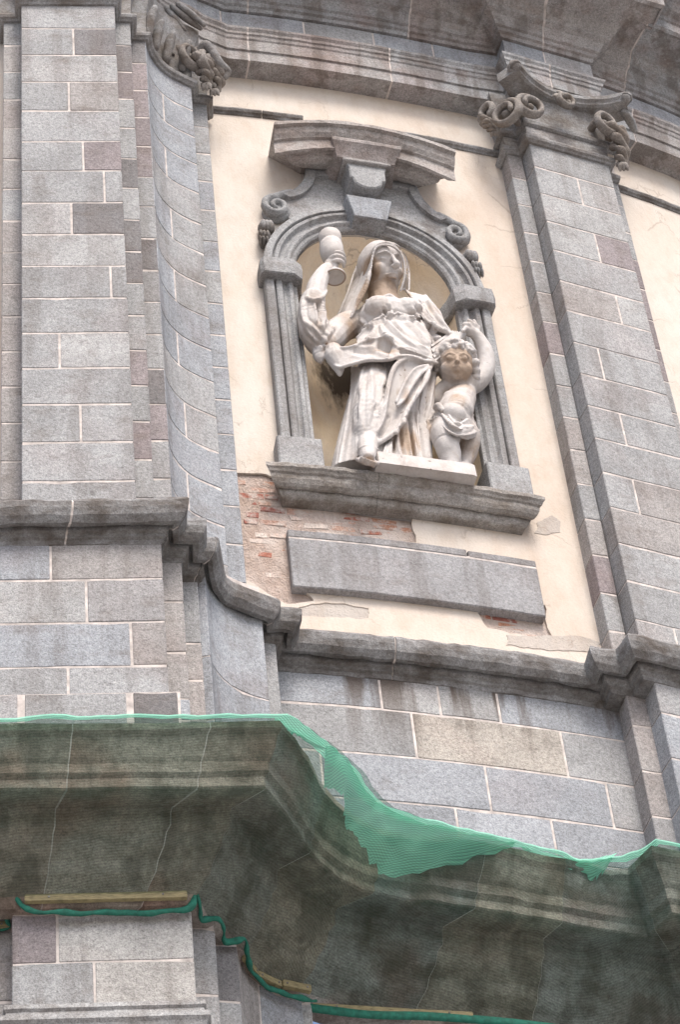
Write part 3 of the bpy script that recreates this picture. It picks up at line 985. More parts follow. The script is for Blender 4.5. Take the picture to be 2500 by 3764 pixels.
# panel above the arch with concave flanks
def flank(s, o=0.0):
    return [(s * (.50 - o), 23.25), (s * (.50 - o), 23.12), (s * (.515 - o), 23.02), (s * (.545 - o), 22.92), (s * (.60 - o), 22.82), (s * (.67 - o), 22.74), (s * (.76 - o), 22.685)]
arc_up = [(math.cos(a) * .96, ZS + math.sin(a) * .985) for a in [math.pi * (.26 + .48 * k / 14) for k in range(15)]]
pol = flank(-1) + [(-.78, 22.45), (-.66, 22.37)] + [(u, z) for u, z in arc_up[::-1]] + [(.66, 22.37), (.78, 22.45)] + flank(1)[::-1]
prism('panel', pol, -.03, .055, 'trim', fr, GREY)
for s in (-1, 1):
    A, B = flank(s), flank(s, .085)
    R = [[NM(a[0], -.01, a[1]), NM(a[0], .095, a[1]), NM(a[0] * .6 + b[0] * .4, .105, a[1] * .6 + b[1] * .4 - .005), NM(b[0], .095, b[1] - .03), NM(b[0], .03, b[1] - .03)] for a, b in zip(A, B)]
    V, F = rings(R)
    mesh('panel_border', V, F, 'trim', fr, GREY)
nbox('panel_border', -.42, .42, 23.02, 23.10, .03, .095, 'trim', fr, GREY, .006, 8, lambda u: .06 * (1 - (u / .5) ** 2))
# side scrolls: a band that runs out of the flank and curls up
for s in (-1, 1):
    V, F = [], []
    cu, cz, r0 = .80, 22.475, .115
    sp = [(.66, 22.74), (.72, 22.71), (.78, 22.665)]
    for i in range(22):
        a = math.radians(85 - i * 24)
        r = r0 * (1 - i / 27)
        sp.append((cu + math.cos(a) * r, cz + .02 + math.sin(a) * r * 1.15))
    tube(V, F, [NM(UC + s * u, .065 + .025 * min(1, i / 16), z) for i, (u, z) in enumerate(sp)], [.032] * 3 + [.040 - .0009 * i for i in range(22)], 8, 1.5, (0, -1, .2), 3)
    ell(V, F, NM(UC + s * cu, .03, cz + .01), (.125, .06, .14))
    mesh('scroll', V, F, 'trim', fr, GREY, True)
    for q, (u, z, r) in enumerate(((.905, 22.215, .075), (.935, 22.075, .05), (.945, 22.00, .035))):
        V, F = [], []
        ell(V, F, NM(UC + s * u, .05, z), (r, .07, r * .95))
        for k in range(3):
            ell(V, F, NM(UC + s * (u + .03 * (k - 1)), .09, z - .02), (r * .42, .05, r * .9))
        mesh('husk', V, F, 'carved', fr, GREY, True)
# segmental hood: mitred moulding that bows up in the middle and breaks forward over the bracket
HP = [(-.03, 23.36, .165), (.40, 23.255, .165), (.448, 23.245, .165), (.45, 23.20, .165), (.415, 23.192, .165), (.412, 23.165, .165), (.40, 23.13, .17), (.375, 23.09, .18), (.37, 23.075, .19), (.345, 23.068, .19), (.345, 22.99, .21), (.345, 22.91, .235), (.32, 22.90, .24), (.30, 22.945, .20), (.27, 22.955, .19),
      (.255, 22.93, .17), (.20, 22.945, .14), (.15, 22.985, .11), (.115, 23.04, .07), (.10, 23.085, .05), (.085, 23.12, .04), (-.03, 23.14, .04)]
def hood(name, ue, parent):
    R = []
    n = 24
    for i in range(n + 1):
        f = i / n * 2 - 1
        row = []
        for q, (w, z, rs) in enumerate(HP):
            sh = 0.0 if q < 12 else (.365 - max(w, .06)) * .95 + .02
            if q == 0: sh = .03
            u = f * (ue - sh)
            row.append(NM(UC - .035 + u, w + noise.noise(Vector((f * 12, z * 14, 3))) * .009 * (w > .05), z + rs * (1 - (u / .82) ** 2) + noise.noise(Vector((f * 9, z * 19, 7))) * .007))
        R.append(row)
    V, F = rings(R)
    return mesh(name, V, F, 'hood', parent, (.38, .355, .34))
hd = hood('hood_mould', .80, church)
hd['label'] = 'bowed granite hood moulding above the niche'
BKP = [(-.02, 23.26), (.39, 23.235), (.40, 23.215), (.395, 23.185), (.365, 23.155), (.335, 23.11), (.315, 23.075), (.305, 23.055), (-.02, 23.06)]
R = []
for i in range(9):
    f = i / 8 * 2 - 1
    R.append([NM(UC - .02 + f * (.315 - max(0, .41 - w) * .55 * (w > 0)), w + noise.noise(Vector((f * 5, z * 14, 5))) * .006, z) for w, z in BKP])
V, F = rings(R)
mesh('hood_break', V, F, 'hood', hd, (.37, .345, .335))
# bracket with stepped drop
bk = prism('bracket', [(u, z - .055) for u, z in [(-.19, 23.12), (.17, 23.12), (.165, 23.06), (.15, 23.02), (.145, 22.88), (.115, 22.86), (.10, 22.80), (.045, 22.755), (-.02, 22.74), (-.08, 22.755), (-.135, 22.80), (-.15, 22.86), (-.17, 22.88), (-.175, 23.02), (-.19, 23.06)]], .0, .28, 'trim', fr, GREY, .012)
nbox('bracket_cap', -.225, .20, 23.015, 23.06, .05, .315, 'trim', fr, WARM, .008)
# sill
SP = [(-.02, 18.98), (.19, 18.955), (.215, 18.945), (.225, 18.93), (.225, 18.895), (.21, 18.88), (.20, 18.86), (.185, 18.85), (.178, 18.81), (.16, 18.775), (.14, 18.755), (.122, 18.75), (.115, 18.765), (.108, 18.76), (.10, 18.725), (.085, 18.70), (.07, 18.69), (-.02, 18.69)]
sl = None
for (a, b, l) in ((-1.14, -.266, 1), (-.263, 1.075, 2)):
    R = []
    n = 20
    for i in range(n + 1):
        u = a + (b - a) * i / n
        row = []
        for w, z in SP:
            k = (.225 - max(w, .06)) * .9
            uu = max(u, -1.14 + k) if l == 1 else min(u, 1.075 - k)
            q = Vector((uu * 11, z * 11, w * 11))
            e = (noise.noise(q) + .5 * noise.noise(q * 2.5)) * .008 * (w > .06)
            row.append(NM(uu, w + e, z + e * .6))
        R.append(row)
    V, F = rings(R)
    o = mesh('niche_sill' if sl is None else 'sill_stone', V, F, 'carved', church if sl is None else sl, (.37, .355, .34))
    if sl is None:
        sl = o
        sl['label'] = 'heavy moulded granite sill carrying the statue'
# tablet below the sill
tb = nbox('tablet', -.985, .975, 17.72, 18.255, -.03, .062, 'tablet', church, (.30, .30, .31), .008, 16, lambda u: 0.0, .006)
tb['label'] = 'long plain granite tablet below the sill'
nbox('tablet_stone', -.985, .415, 18.267, 18.35, -.03, .062, 'tablet', tb, (.27, .265, .27), .008, 10)
nbox('tablet_stone', .428, .975, 18.267, 18.345, -.03, .060, 'tablet', tb, (.26, .255, .26), .008, 6)
nbox('mortar_joint', -.982, .970, 18.24, 18.28, -.02, .057, 'mortar', tb, GREY, .002, 10)

# ------------------------------------------------------------------ capitals
AST = [(-.1, 23.87), (.035, 23.87), (.055, 23.855), (.06, 23.835), (.05, 23.81), (.03, 23.80), (.02, 23.785), (-.1, 23.785)]
def capital_ring(name, pts, parent, prof=AST, ext=0.0):
    p = Path(pts)
    return sweep(name, p, prof, 0, p.L, 'carved', parent, GREY, .004, .06)
BELL = [(-.25, 24.62), (.10, 24.62), (.085, 24.52), (.05, 24.40), (.025, 24.25), (.012, 24.08), (.008, 23.875), (-.25, 23.87)]
def bell(name, pts, label):
    p = Path(pts)
    o = sweep(name, p, BELL, 0, p.L, 'carved', church, GREY, .006, .08)
    o['label'] = label
    return o
capR = bell('pilaster_capital', [(1.845, 15.974), R1a, R1b, R2a, R2b, R3a], 'carved scroll capital on the right pilaster')
capital_ring('neck_moulding', [(1.835, 15.99), R1a, R1b, R2a, R2b, R3a, R3b], capR)
capital_ring('fillet', [(1.835, 15.99), R1a, R1b, R2a, R2b, R3a, R3b], capR, [(z0, z1 + .31) for z0, z1 in [(-.1, 23.83), (.035, 23.83), (.05, 23.80), (.04, 23.765), (.02, 23.75), (-.1, 23.75)]])
capL = bell('pilaster_capital', [S1a, S1b, S2a] + CURVE + [S3a, S3b, (-.76, 15.05)], 'carved scroll capital on the concave pilaster')
capital_ring('neck_moulding', [S1a, S1b, S2a] + CURVE + [S3a, S3b, (-.76, 15.05)], capL)
capP = bell('pier_capital', [(-2.42, 13.80), L1b, P0, P1, (-1.44, 13.98)], 'plain moulded capital on the flat pier')
capital_ring('neck_moulding', [(-2.42, 14.0), L1a, (-2.215, 13.82), P0, P1, (-1.44, 13.98)], capP)

def volute(parent, c, r, face, flip=1, turns=1.3, th=.036, name='volute', shrink=.5, stem=True):
    """spiral scroll in the plane facing 'face' (angle of its outward normal in plan)"""
    V, F = [], []
    t = Vector((-math.sin(face), math.cos(face), 0)); n = Vector((math.cos(face), math.sin(face), 0)); up = Vector((0, 0, 1))
    c = Vector(c)
    pts = []
    k = int(turns * 14)
    for i in range(k + 1):
        a = math.pi / 2 + flip * 2 * math.pi * turns * i / k
        rr = r * (1 - shrink * i / k)
        pts.append(c + t * (math.cos(a) * rr) + up * (math.sin(a) * rr * 1.12) + n * (.055 * i / k))
    tube(V, F, pts, [th * (1 - .35 * i / k) for i in range(k + 1)], 8, 1.5, n, 2)
    ell(V, F, c + n * .0 + up * r * .12, (r * .30, r * .30, r * .30), None, 10, 7)
    if stem: tube(V, F, [c + up * r * .9 - n * .02, c + up * r * 1.0 - n * .10, c + up * r * .7 - n * .20], [th, th * 1.1, th], 8)
    return mesh(name, V, F, 'carved', parent, (.30, .28, .265), True)

def drop(parent, pts, r, name='garland'):
    """twisted husk garland hanging from a volute"""
    V, F = [], []
    C = catmull(pts, 7)
    n = len(C)
    for q in range(3):
        P_, R_ = [], []
        for i, c in enumerate(C):
            f = i / (n - 1)
            k = r * (.95 - .45 * f)
            a = f * 7.5 + q * 2.094
            P_.append(c + Vector((math.cos(a) * k * .62, math.sin(a) * k * .62, 0)))
            R_.append(k * (.55 + .18 * math.sin(f * 22 + q)))
        tube(V, F, P_, R_, 8, .75, (0, 0, 1), 1)
    e_ = C[-1]
    for q in range(3):
        tube(V, F, [e_, e_ + Vector((.02 * (q - 1), -.01, -r * .5)), e_ + Vector((.035 * (q - 1), 0, -r * 1.0))], [r * .3, r * .32, r * .1], 7)
    return mesh(name, V, F, 'carved', parent, (.30, .275, .255), True)

def flower(parent, c, r, face):
    V, F = [], []
    t = Vector((-math.sin(face), math.cos(face), 0)); n = Vector((math.cos(face), math.sin(face), 0)); up = Vector((0, 0, 1))
    c = Vector(c)
    for k in range(6):
        a = k * math.pi / 3
        pts = [c + (t * math.cos(a) + up * math.sin(a)) * r * q + n * (.02 + .05 * q - .05 * q * q) for q in (.15, .5, .85, 1.0)]
        tube(V, F, pts, [r * .2, r * .30, r * .26, r * .12], 8, .6, n, 3)
    ell(V, F, c + n * .05, (r * .3, r * .3, r * .3), None, 10, 7)
    return mesh('flower', V, F, 'carved', parent, (.35, .33, .31), True)

FR = math.radians(26.2 - 90)
# concave abacus of the right capital: moulded slab that dips in between its horns
def abacus(parent, P, prof, col):
    p = Path([tuple(q) for q in catmull([(a, b, 0) for a, b in P], 6)] if False else [(q.x, q.y) for q in catmull([(a, b, 0) for a, b in P], 6)])
    return sweep('abacus', p, prof, 0, p.L, 'carved', parent, col, .006, .05)
ABP = [(-.2, 24.60), (.03, 24.60), (.05, 24.575), (.045, 24.535), (.02, 24.515), (.015, 24.49), (-.01, 24.475), (-.2, 24.475)]
t2 = unit(R2a, R2b); n2 = (t2[1], -t2[0])
def rp(s, o):
    return (R2a[0] + t2[0] * s + n2[0] * o, R2a[1] + t2[1] * s + n2[1] * o)
abacus(capR, [rp(-.17, .30), rp(.02, .19), rp(.22, .125), rp(.40, .11), rp(.60, .13), rp(.80, .20), rp(.95, .30)], ABP, GREY)
for q in ((rp(-.17, .28), -.9), (rp(.95, .28), .9)):
    (x, y), a = q
    V, F = [], []
    tube(V, F, [(x + n2[0] * .03, y + n2[1] * .03, 24.52), (x, y, 24.54), (x - n2[0] * .25 - t2[0] * .1 * a, y - n2[1] * .25 - t2[1] * .1 * a, 24.54)], [.055, .065, .05], 8)
    mesh('horn', V, F, 'carved', capR, GREY, True)
volute(capR, (2.152,15.543,24.082), .14, FR, 1)
volute(capR, (2.828,15.875,24.160), .14, FR + .25, -1)
volute(capR, (1.933,15.502,23.957), .15, FR - 1.0, -1)
volute(capR, (1.796,15.624,24.194), .11, FR - 1.3, 1)
flower(capR, (2.493,15.688,24.352), .11, FR)
volute(capR, (2.501,15.681,24.297), .085, FR + .2, 1, 1.2, .03, 'volute', .5, False)
drop(capR, [(2.923,15.922,24.110), (2.941,15.965,23.972), (2.942,15.999,23.826), (2.933,16.016,23.716)], .10)
drop(capR, [(1.741,15.597,24.054), (1.771,15.623,23.988), (1.802,15.649,23.922)], .06)
V, F = [], []
tube(V, F, [(3.063,15.969,24.459), (3.121,16.087,24.463), (3.154,16.181,24.451)], [.035, .045, .03], 8)
mesh('leaf', V, F, 'carved', capR, GREY, True)

# left capital wraps the concave pilaster: abacus roll, scroll, hanging husks
FL = math.radians(35 - 90)
V, F = [], []
tube(V, F, [(-0.987,14.612,24.358), (-0.869,14.621,24.219), (-0.757,14.602,24.221), (-0.689,14.552,24.228), (-0.635,14.590,24.148)], [.05, .05, .048, .045, .04], 10)
tube(V, F, [(-0.635,14.590,24.148), (-0.589,14.646,24.042), (-0.533,14.734,24.045), (-0.565,14.736,23.951)], [.045, .05, .045, .03], 10)
tube(V, F, [(-1.142,14.528,24.749), (-1.074,14.551,24.539), (-0.994,14.607,24.366)], [.045, .05, .05], 10)
mesh('abacus', V, F, 'carved', capL, GREY, True)
volute(capL, (-0.854,14.583,24.101), .14, FL + .2, -1, 1.4, .036)
volute(capL, (-0.723,14.638,24.045), .115, FL + .7, 1, 1.3, .034)
volute(capL, (-1.072,14.601,24.761), .10, FL - .6, 1, 1.5, .026)
drop(capL, [(-0.748,14.584,24.037), (-0.725,14.624,23.969), (-0.718,14.666,23.891), (-0.718,14.703,23.837)], .09)
drop(capL, [(-0.655,14.661,24.065), (-0.636,14.711,23.956), (-0.628,14.753,23.893), (-0.657,14.770,23.828)], .085)
drop(capL, [(-1.063,14.510,24.703), (-1.038,14.540,24.629), (-0.998,14.568,24.534)], .05)
V, F = [], []
for k, (x, y) in enumerate(((383, 28), (395, 36), (408, 50), (420, 62))):
    tube(V, F, [(-1.013,14.496,24.830), (-0.954,14.513,24.684), (-0.869,14.572,24.542)] if k == 0 else ([(-0.959,14.461,24.791), (-0.857,14.520,24.673), (-0.726,14.612,24.600)] if k == 1 else ([(-0.902,14.451,24.793), (-0.795,14.502,24.689), (-0.690,14.575,24.593)] if k == 2 else [(-1.110,14.489,24.408), (-1.065,14.533,24.281), (-0.988,14.562,24.155)])), [.025, .035, .02], 8)
mesh('leaf', V, F, 'carved', capL, GREY, True)
for k in range(4):
    V, F = [], []
    a = CURVE[1 + k * 2]
    tube(V, F, [(a[0] + .02, a[1] - .03, 23.98), (a[0] + .06, a[1] - .08, 24.15), (a[0] + .10, a[1] - .12, 24.24)], [.04, .05, .03], 8)
    mesh('leaf', V, F, 'carved', capL, GREY, True)


# ------------------------------------------------------------------ statue of the veiled woman (local axes: x along the wall, y into it)
def local_root(name, label, cat):
    r = empty(name, (0.5149, 15.4675, 19.0))
    r.rotation_euler = (0, 0, 0.3287)
    r['_local'] = 1
    tag(r, label, cat)
    return r
woman = local_root('statue', 'white stone statue of a veiled woman raising a chalice in the niche', 'statue')

def loft(V, F, secs, seg=72):
    """sections: (centre, rx, ry, [(n, amp, phase)...]) joined into a closed solid"""
    b = len(V)
    for c, rx, ry, folds in secs:
        for k in range(seg):
            a = 2 * math.pi * k / seg
            q = 1.0
            for n, am, ph in folds:
                s = math.sin(n * a + ph)
                q += am * (abs(s) ** .7 * (1 if s > 0 else -1))
            V.append((c[0] + rx * q * math.cos(a), c[1] + ry * q * math.sin(a), c[2]))
    for i in range(len(secs) - 1):
        for k in range(seg):
            F.append((b + i * seg + k, b + i * seg + (k + 1) % seg, b + (i + 1) * seg + (k + 1) % seg, b + (i + 1) * seg + k))
    F.append(tuple(b + k for k in range(seg))[::-1])
    F.append(tuple(b + (len(secs) - 1) * seg + k for k in range(seg)))

def dens(secs, n=5):
    out = []
    for i in range(len(secs) - 1):
        for k in range(n):
            f = k / n
            f = f
            A, B = secs[i], secs[i + 1]
            out.append((tuple(A[0][j] + (B[0][j] - A[0][j]) * f for j in range(3)), A[1] + (B[1] - A[1]) * f, A[2] + (B[2] - A[2]) * f,
                        [(x[0], x[1] + (y[1] - x[1]) * f, x[2] + (y[2] - x[2]) * f) for x, y in zip(A[3], B[3])]))
    out.append(secs[-1])
    return out

V, F = [], []
fo = lambda a, b, p=0.0: [(9, a, .4 + p), (14, b, 1.3 - p), (5, a * .7, 2.0 + p)]
loft(V, F, dens([
    ((-.20, -.0, .06), .395, .27, fo(.035, .025)),
    ((-.185, -.0, .30), .37, .26, fo(.03, .022, .15)),
    ((-.135, -.01, .62), .345, .25, fo(.025, .02, .3)),
    ((-.06, -.03, 1.0), .325, .245, fo(.02, .015, .5)),
    ((.02, -.05, 1.32), .315, .24, fo(.015, .01, .7)),
    ((.05, -.06, 1.56), .285, .225, fo(.01, .01, .8)),
    ((.06, -.06, 1.78), .255, .205, fo(.01, .01, .9)),
    ((.06, -.07, 1.90), .262, .22, fo(.01, .008, 1.)),
    ((.06, -.08, 2.05), .275, .235, fo(.006, .006, 1.)),
    ((.06, -.06, 2.17), .255, .20, fo(.004, .004, 1.)),
    ((.06, -.02, 2.27), .19, .14, fo(.0, .0, 1.)),
    ((.06, .0, 2.34), .11, .10, fo(.0, .0, 1.)),
]))
# bust
ell(V, F, (-.065, -.225, 2.03), (.13, .11, .12))
ell(V, F, (.175, -.225, 2.06), (.13, .11, .12))
ell(V, F, (.03, -.14, 2.14), (.17, .11, .08))
tube(V, F, [(-.15, -.17, 2.19), (-.04, -.235, 2.17), (.03, -.25, 2.20), (.09, -.245, 2.17), (.21, -.20, 2.21)], [.014, .016, .02, .016, .014], 8)
# neck and head, turned to her left and slightly raised
hc = Vector((.022, -.13, 2.70))
tube(V, F, [(.05, -.04, 2.20), (.045, -.07, 2.40), (.035, -.08, 2.58)], [.16, .125, .13], 14)
RH = Matrix.Rotation(math.radians(20), 3, 'Z') @ Matrix.Rotation(math.radians(25), 3, 'X') @ Matrix.Rotation(math.radians(-12), 3, 'Y')
def H(x, y, z):
    return tuple(hc + RH @ Vector((x * 1.12, y * 1.12, z * 1.08)))
ell(V, F, H(0, .02, .03), (.172, .218, .243), RH, 22, 16)
ell(V, F, H(0, -.045, -.085), (.130, .142, .148), RH, 20, 14)      # jaw
ell(V, F, H(0, -.118, -.178), (.056, .046, .050), RH)             # chin
tube(V, F, [H(0, -.172, .06), H(0, -.205, .0), H(0, -.236, -.045), H(0, -.205, -.064)], [.016, .020, .030, .020], 10)   # nose
for s in (-1, 1):
    tube(V, F, [H(s * .02, -.176, .064), H(s * .06, -.176, .078), H(s * .105, -.140, .062)], [.008, .010, .008], 8)        # brow
    ell(V, F, H(s * .058, -.152, .020), (.034, .018, .014), RH)    # eyelid
    ell(V, F, H(s * .078, -.115, -.055), (.056, .060, .064), RH)   # cheek
    ell(V, F, H(s * .024, -.212, -.056), (.017, .017, .014), RH)   # nostril wing
tube(V, F, [H(-.05, -.165, -.118), H(-.018, -.200, -.108), H(0, -.202, -.112), H(.018, -.200, -.108), H(.05, -.165, -.118)], [.007, .013, .011, .013, .007], 8)
tube(V, F, [H(-.04, -.165, -.136), H(0, -.200, -.142), H(.04, -.165, -.136)], [.007, .016, .007], 8)
for s in (-1, 1):                                                  # hair beside the face
    tube(V, F, [H(0, -.125, .19), H(s * .09, -.115, .15), H(s * .145, -.065, .04), H(s * .148, -.02, -.09)], [.012, .016, .022, .02], 8)
# raised right arm: wide sleeve, bare forearm
tube(V, F, [(-.10, .02, 2.14), (-0.296,0.000,2.031), (-0.483,-0.060,1.729), (-0.582,-0.120,1.575)], [.12, .12, .12, .11], 14)
tube(V, F, [(-0.576,-0.120,1.566), (-0.624,-0.160,1.681), (-0.646,-0.180,1.881), (-0.619,-0.190,2.078)], [.115, .135, .118, .104], 14)
tube(V, F, [(-0.701,-0.270,1.984), (-0.661,-0.310,1.906), (-0.571,-0.280,2.001), (-0.491,-0.180,2.233)], [.018, .02, .018, .014], 8)
tube(V, F, [(-0.621,-0.180,2.020), (-0.570,-0.170,2.268), (-0.513,-0.160,2.449), (-0.455,-0.160,2.571)], [.094, .086, .072, .058], 12)
ell(V, F, (-0.413,-0.165,2.641), (.060, .048, .072), Matrix.Rotation(.6, 3, 'Y'))
cst = Vector((-0.366,-0.170,2.682))
for q, (dz, r, l) in enumerate(((.085, .020, 1.0), (.037, .021, 1.08), (-.012, .021, 1.05), (-.058, .018, .9))):
    pts = []
    for a in (200, 245, 290, 330, 365):
        pts.append(cst + Vector((math.cos(math.radians(a)) * .064 * l, math.sin(math.radians(a)) * .064 * l, dz)))
    tube(V, F, pts, [r * 1.15, r * 1.05, r, r * .92, r * .75], 8)
tube(V, F, [Vector((-0.413,-0.150,2.691)) + Vector((0, -.03, .05)), cst + Vector((-.05, .0, .12)), cst + Vector((-.02, -.05, .16))], [.03, .025, .018], 8)

def cloth(A, B, thick, bulge=0.0, rim=0.0, wave=0.0, n=9, m=14):
    """a carved flap of cloth spanned between two lines, solid towards the body, with rolled edges"""
    A, B = catmull(A, n), catmull(B, n)
    k = min(len(A), len(B))
    R = []
    for i in range(k):
        a, b = A[int(i * (len(A) - 1) / (k - 1))], B[int(i * (len(B) - 1) / (k - 1))]
        top, bot = [], []
        for j in range(m + 1):
            f = j / m
            p = a.lerp(b, f)
            d_ = -VIEW * (bulge * math.sin(math.pi * f) + wave * math.sin(f * math.pi * 4 + i * .15) * math.sin(math.pi * f))
            top.append(tuple(p + d_)); bot.append(tuple(p + d_ + VIEW * thick))
        R.append(top + bot[::-1])
    v, f_ = rings(R)
    s = len(V)
    V.extend(v); F.extend(tuple(q + s for q in x) for x in f_)
    if rim:
        tube(V, F, A[::3] + [A[-1]], rim, 7, 1.0, (0, 0, 1), 2)
        tube(V, F, B[::3] + [B[-1]], rim, 7, 1.0, (0, 0, 1), 2)

# tunic pulled over the hips: overfold and its heavy turned-up hem
cloth([(-0.290,-0.200,1.621), (-0.178,-0.270,1.722), (-0.088,-0.300,1.800), (0.068,-0.310,1.870), (0.208,-0.290,1.855), (0.320,-0.240,1.777)],
      [(-0.322,-0.260,1.422), (-0.204,-0.330,1.442), (-0.105,-0.360,1.466), (-0.017,-0.380,1.340), (0.132,-0.370,1.316), (0.299,-0.310,1.335)], .16, .02, .010)
cloth([(-0.589,-0.160,1.500), (-0.504,-0.260,1.378), (-0.401,-0.310,1.338), (-0.269,-0.340,1.404), (-0.105,-0.360,1.466), (-0.014,-0.370,1.353), (0.310,-0.300,1.338)],
      [(-0.589,-0.140,1.443), (-0.506,-0.250,1.142), (-0.420,-0.310,1.114), (-0.280,-0.350,1.148), (-0.110,-0.380,1.155), (0.047,-0.380,1.244), (0.333,-0.290,1.320)], .17, -.01, .016)
tube(V, F, [(-0.502,-0.200,1.411), (-0.501,-0.220,1.294), (-0.482,-0.220,1.161), (-0.482,-0.220,1.082)], [.075, .08, .045, .018], 11)
tube(V, F, [(-0.591,-0.120,1.537), (-0.604,-0.130,1.406), (-0.594,-0.130,1.339)], [.06, .055, .025], 10)
# mantle swept down from the book to the stepping foot
cloth([(0.275,-0.280,1.316), (0.083,-0.360,1.249), (-0.062,-0.370,1.091), (-0.141,-0.370,0.826), (-0.183,-0.360,0.607), (-0.236,-0.340,0.401), (-0.312,-0.310,0.204)],
      [(0.292,-0.270,1.313), (0.215,-0.310,1.110), (0.114,-0.340,0.849), (0.007,-0.350,0.614), (-0.069,-0.340,0.413), (-0.164,-0.320,0.276), (-0.296,-0.290,0.167)], .20, -.055, .022)
cloth([(0.241,-0.320,1.236), (0.102,-0.390,1.079), (0.009,-0.400,0.911), (-0.050,-0.400,0.764), (-0.106,-0.390,0.609)],
      [(0.251,-0.310,1.232), (0.148,-0.370,1.045), (0.052,-0.380,0.855), (-0.024,-0.380,0.683), (-0.099,-0.380,0.578)], .06, .005, .014)
# leg pressing through the skirt, long hanging planes
tube(V, F, [(-0.154,-0.160,1.352), (-0.223,-0.230,0.955), (-0.298,-0.260,0.614), (-0.332,-0.240,0.347), (-0.331,-0.220,0.220)], [.09, .12, .125, .11, .08], 16)
cloth([(-0.332,-0.120,1.339), (-0.370,-0.140,1.033), (-0.446,-0.150,0.604), (-0.563,-0.170,0.039)], [(-0.284,-0.260,1.178), (-0.361,-0.270,0.833), (-0.404,-0.260,0.483), (-0.446,-0.260,0.001)], .16, .015, .012, .010)
cloth([(-0.093,-0.180,0.488), (-0.186,-0.270,0.212), (-0.254,-0.310,-0.018)], [(0.148,-0.160,0.938), (0.105,-0.220,0.459), (0.077,-0.270,0.040)], .22, .0, .016, .022, 9, 26)
tube(V, F, [(0.322,-0.140,1.410), (0.243,-0.130,0.994), (0.187,-0.130,0.604), (0.159,-0.140,0.217)], [.06, .075, .075, .06], 10)
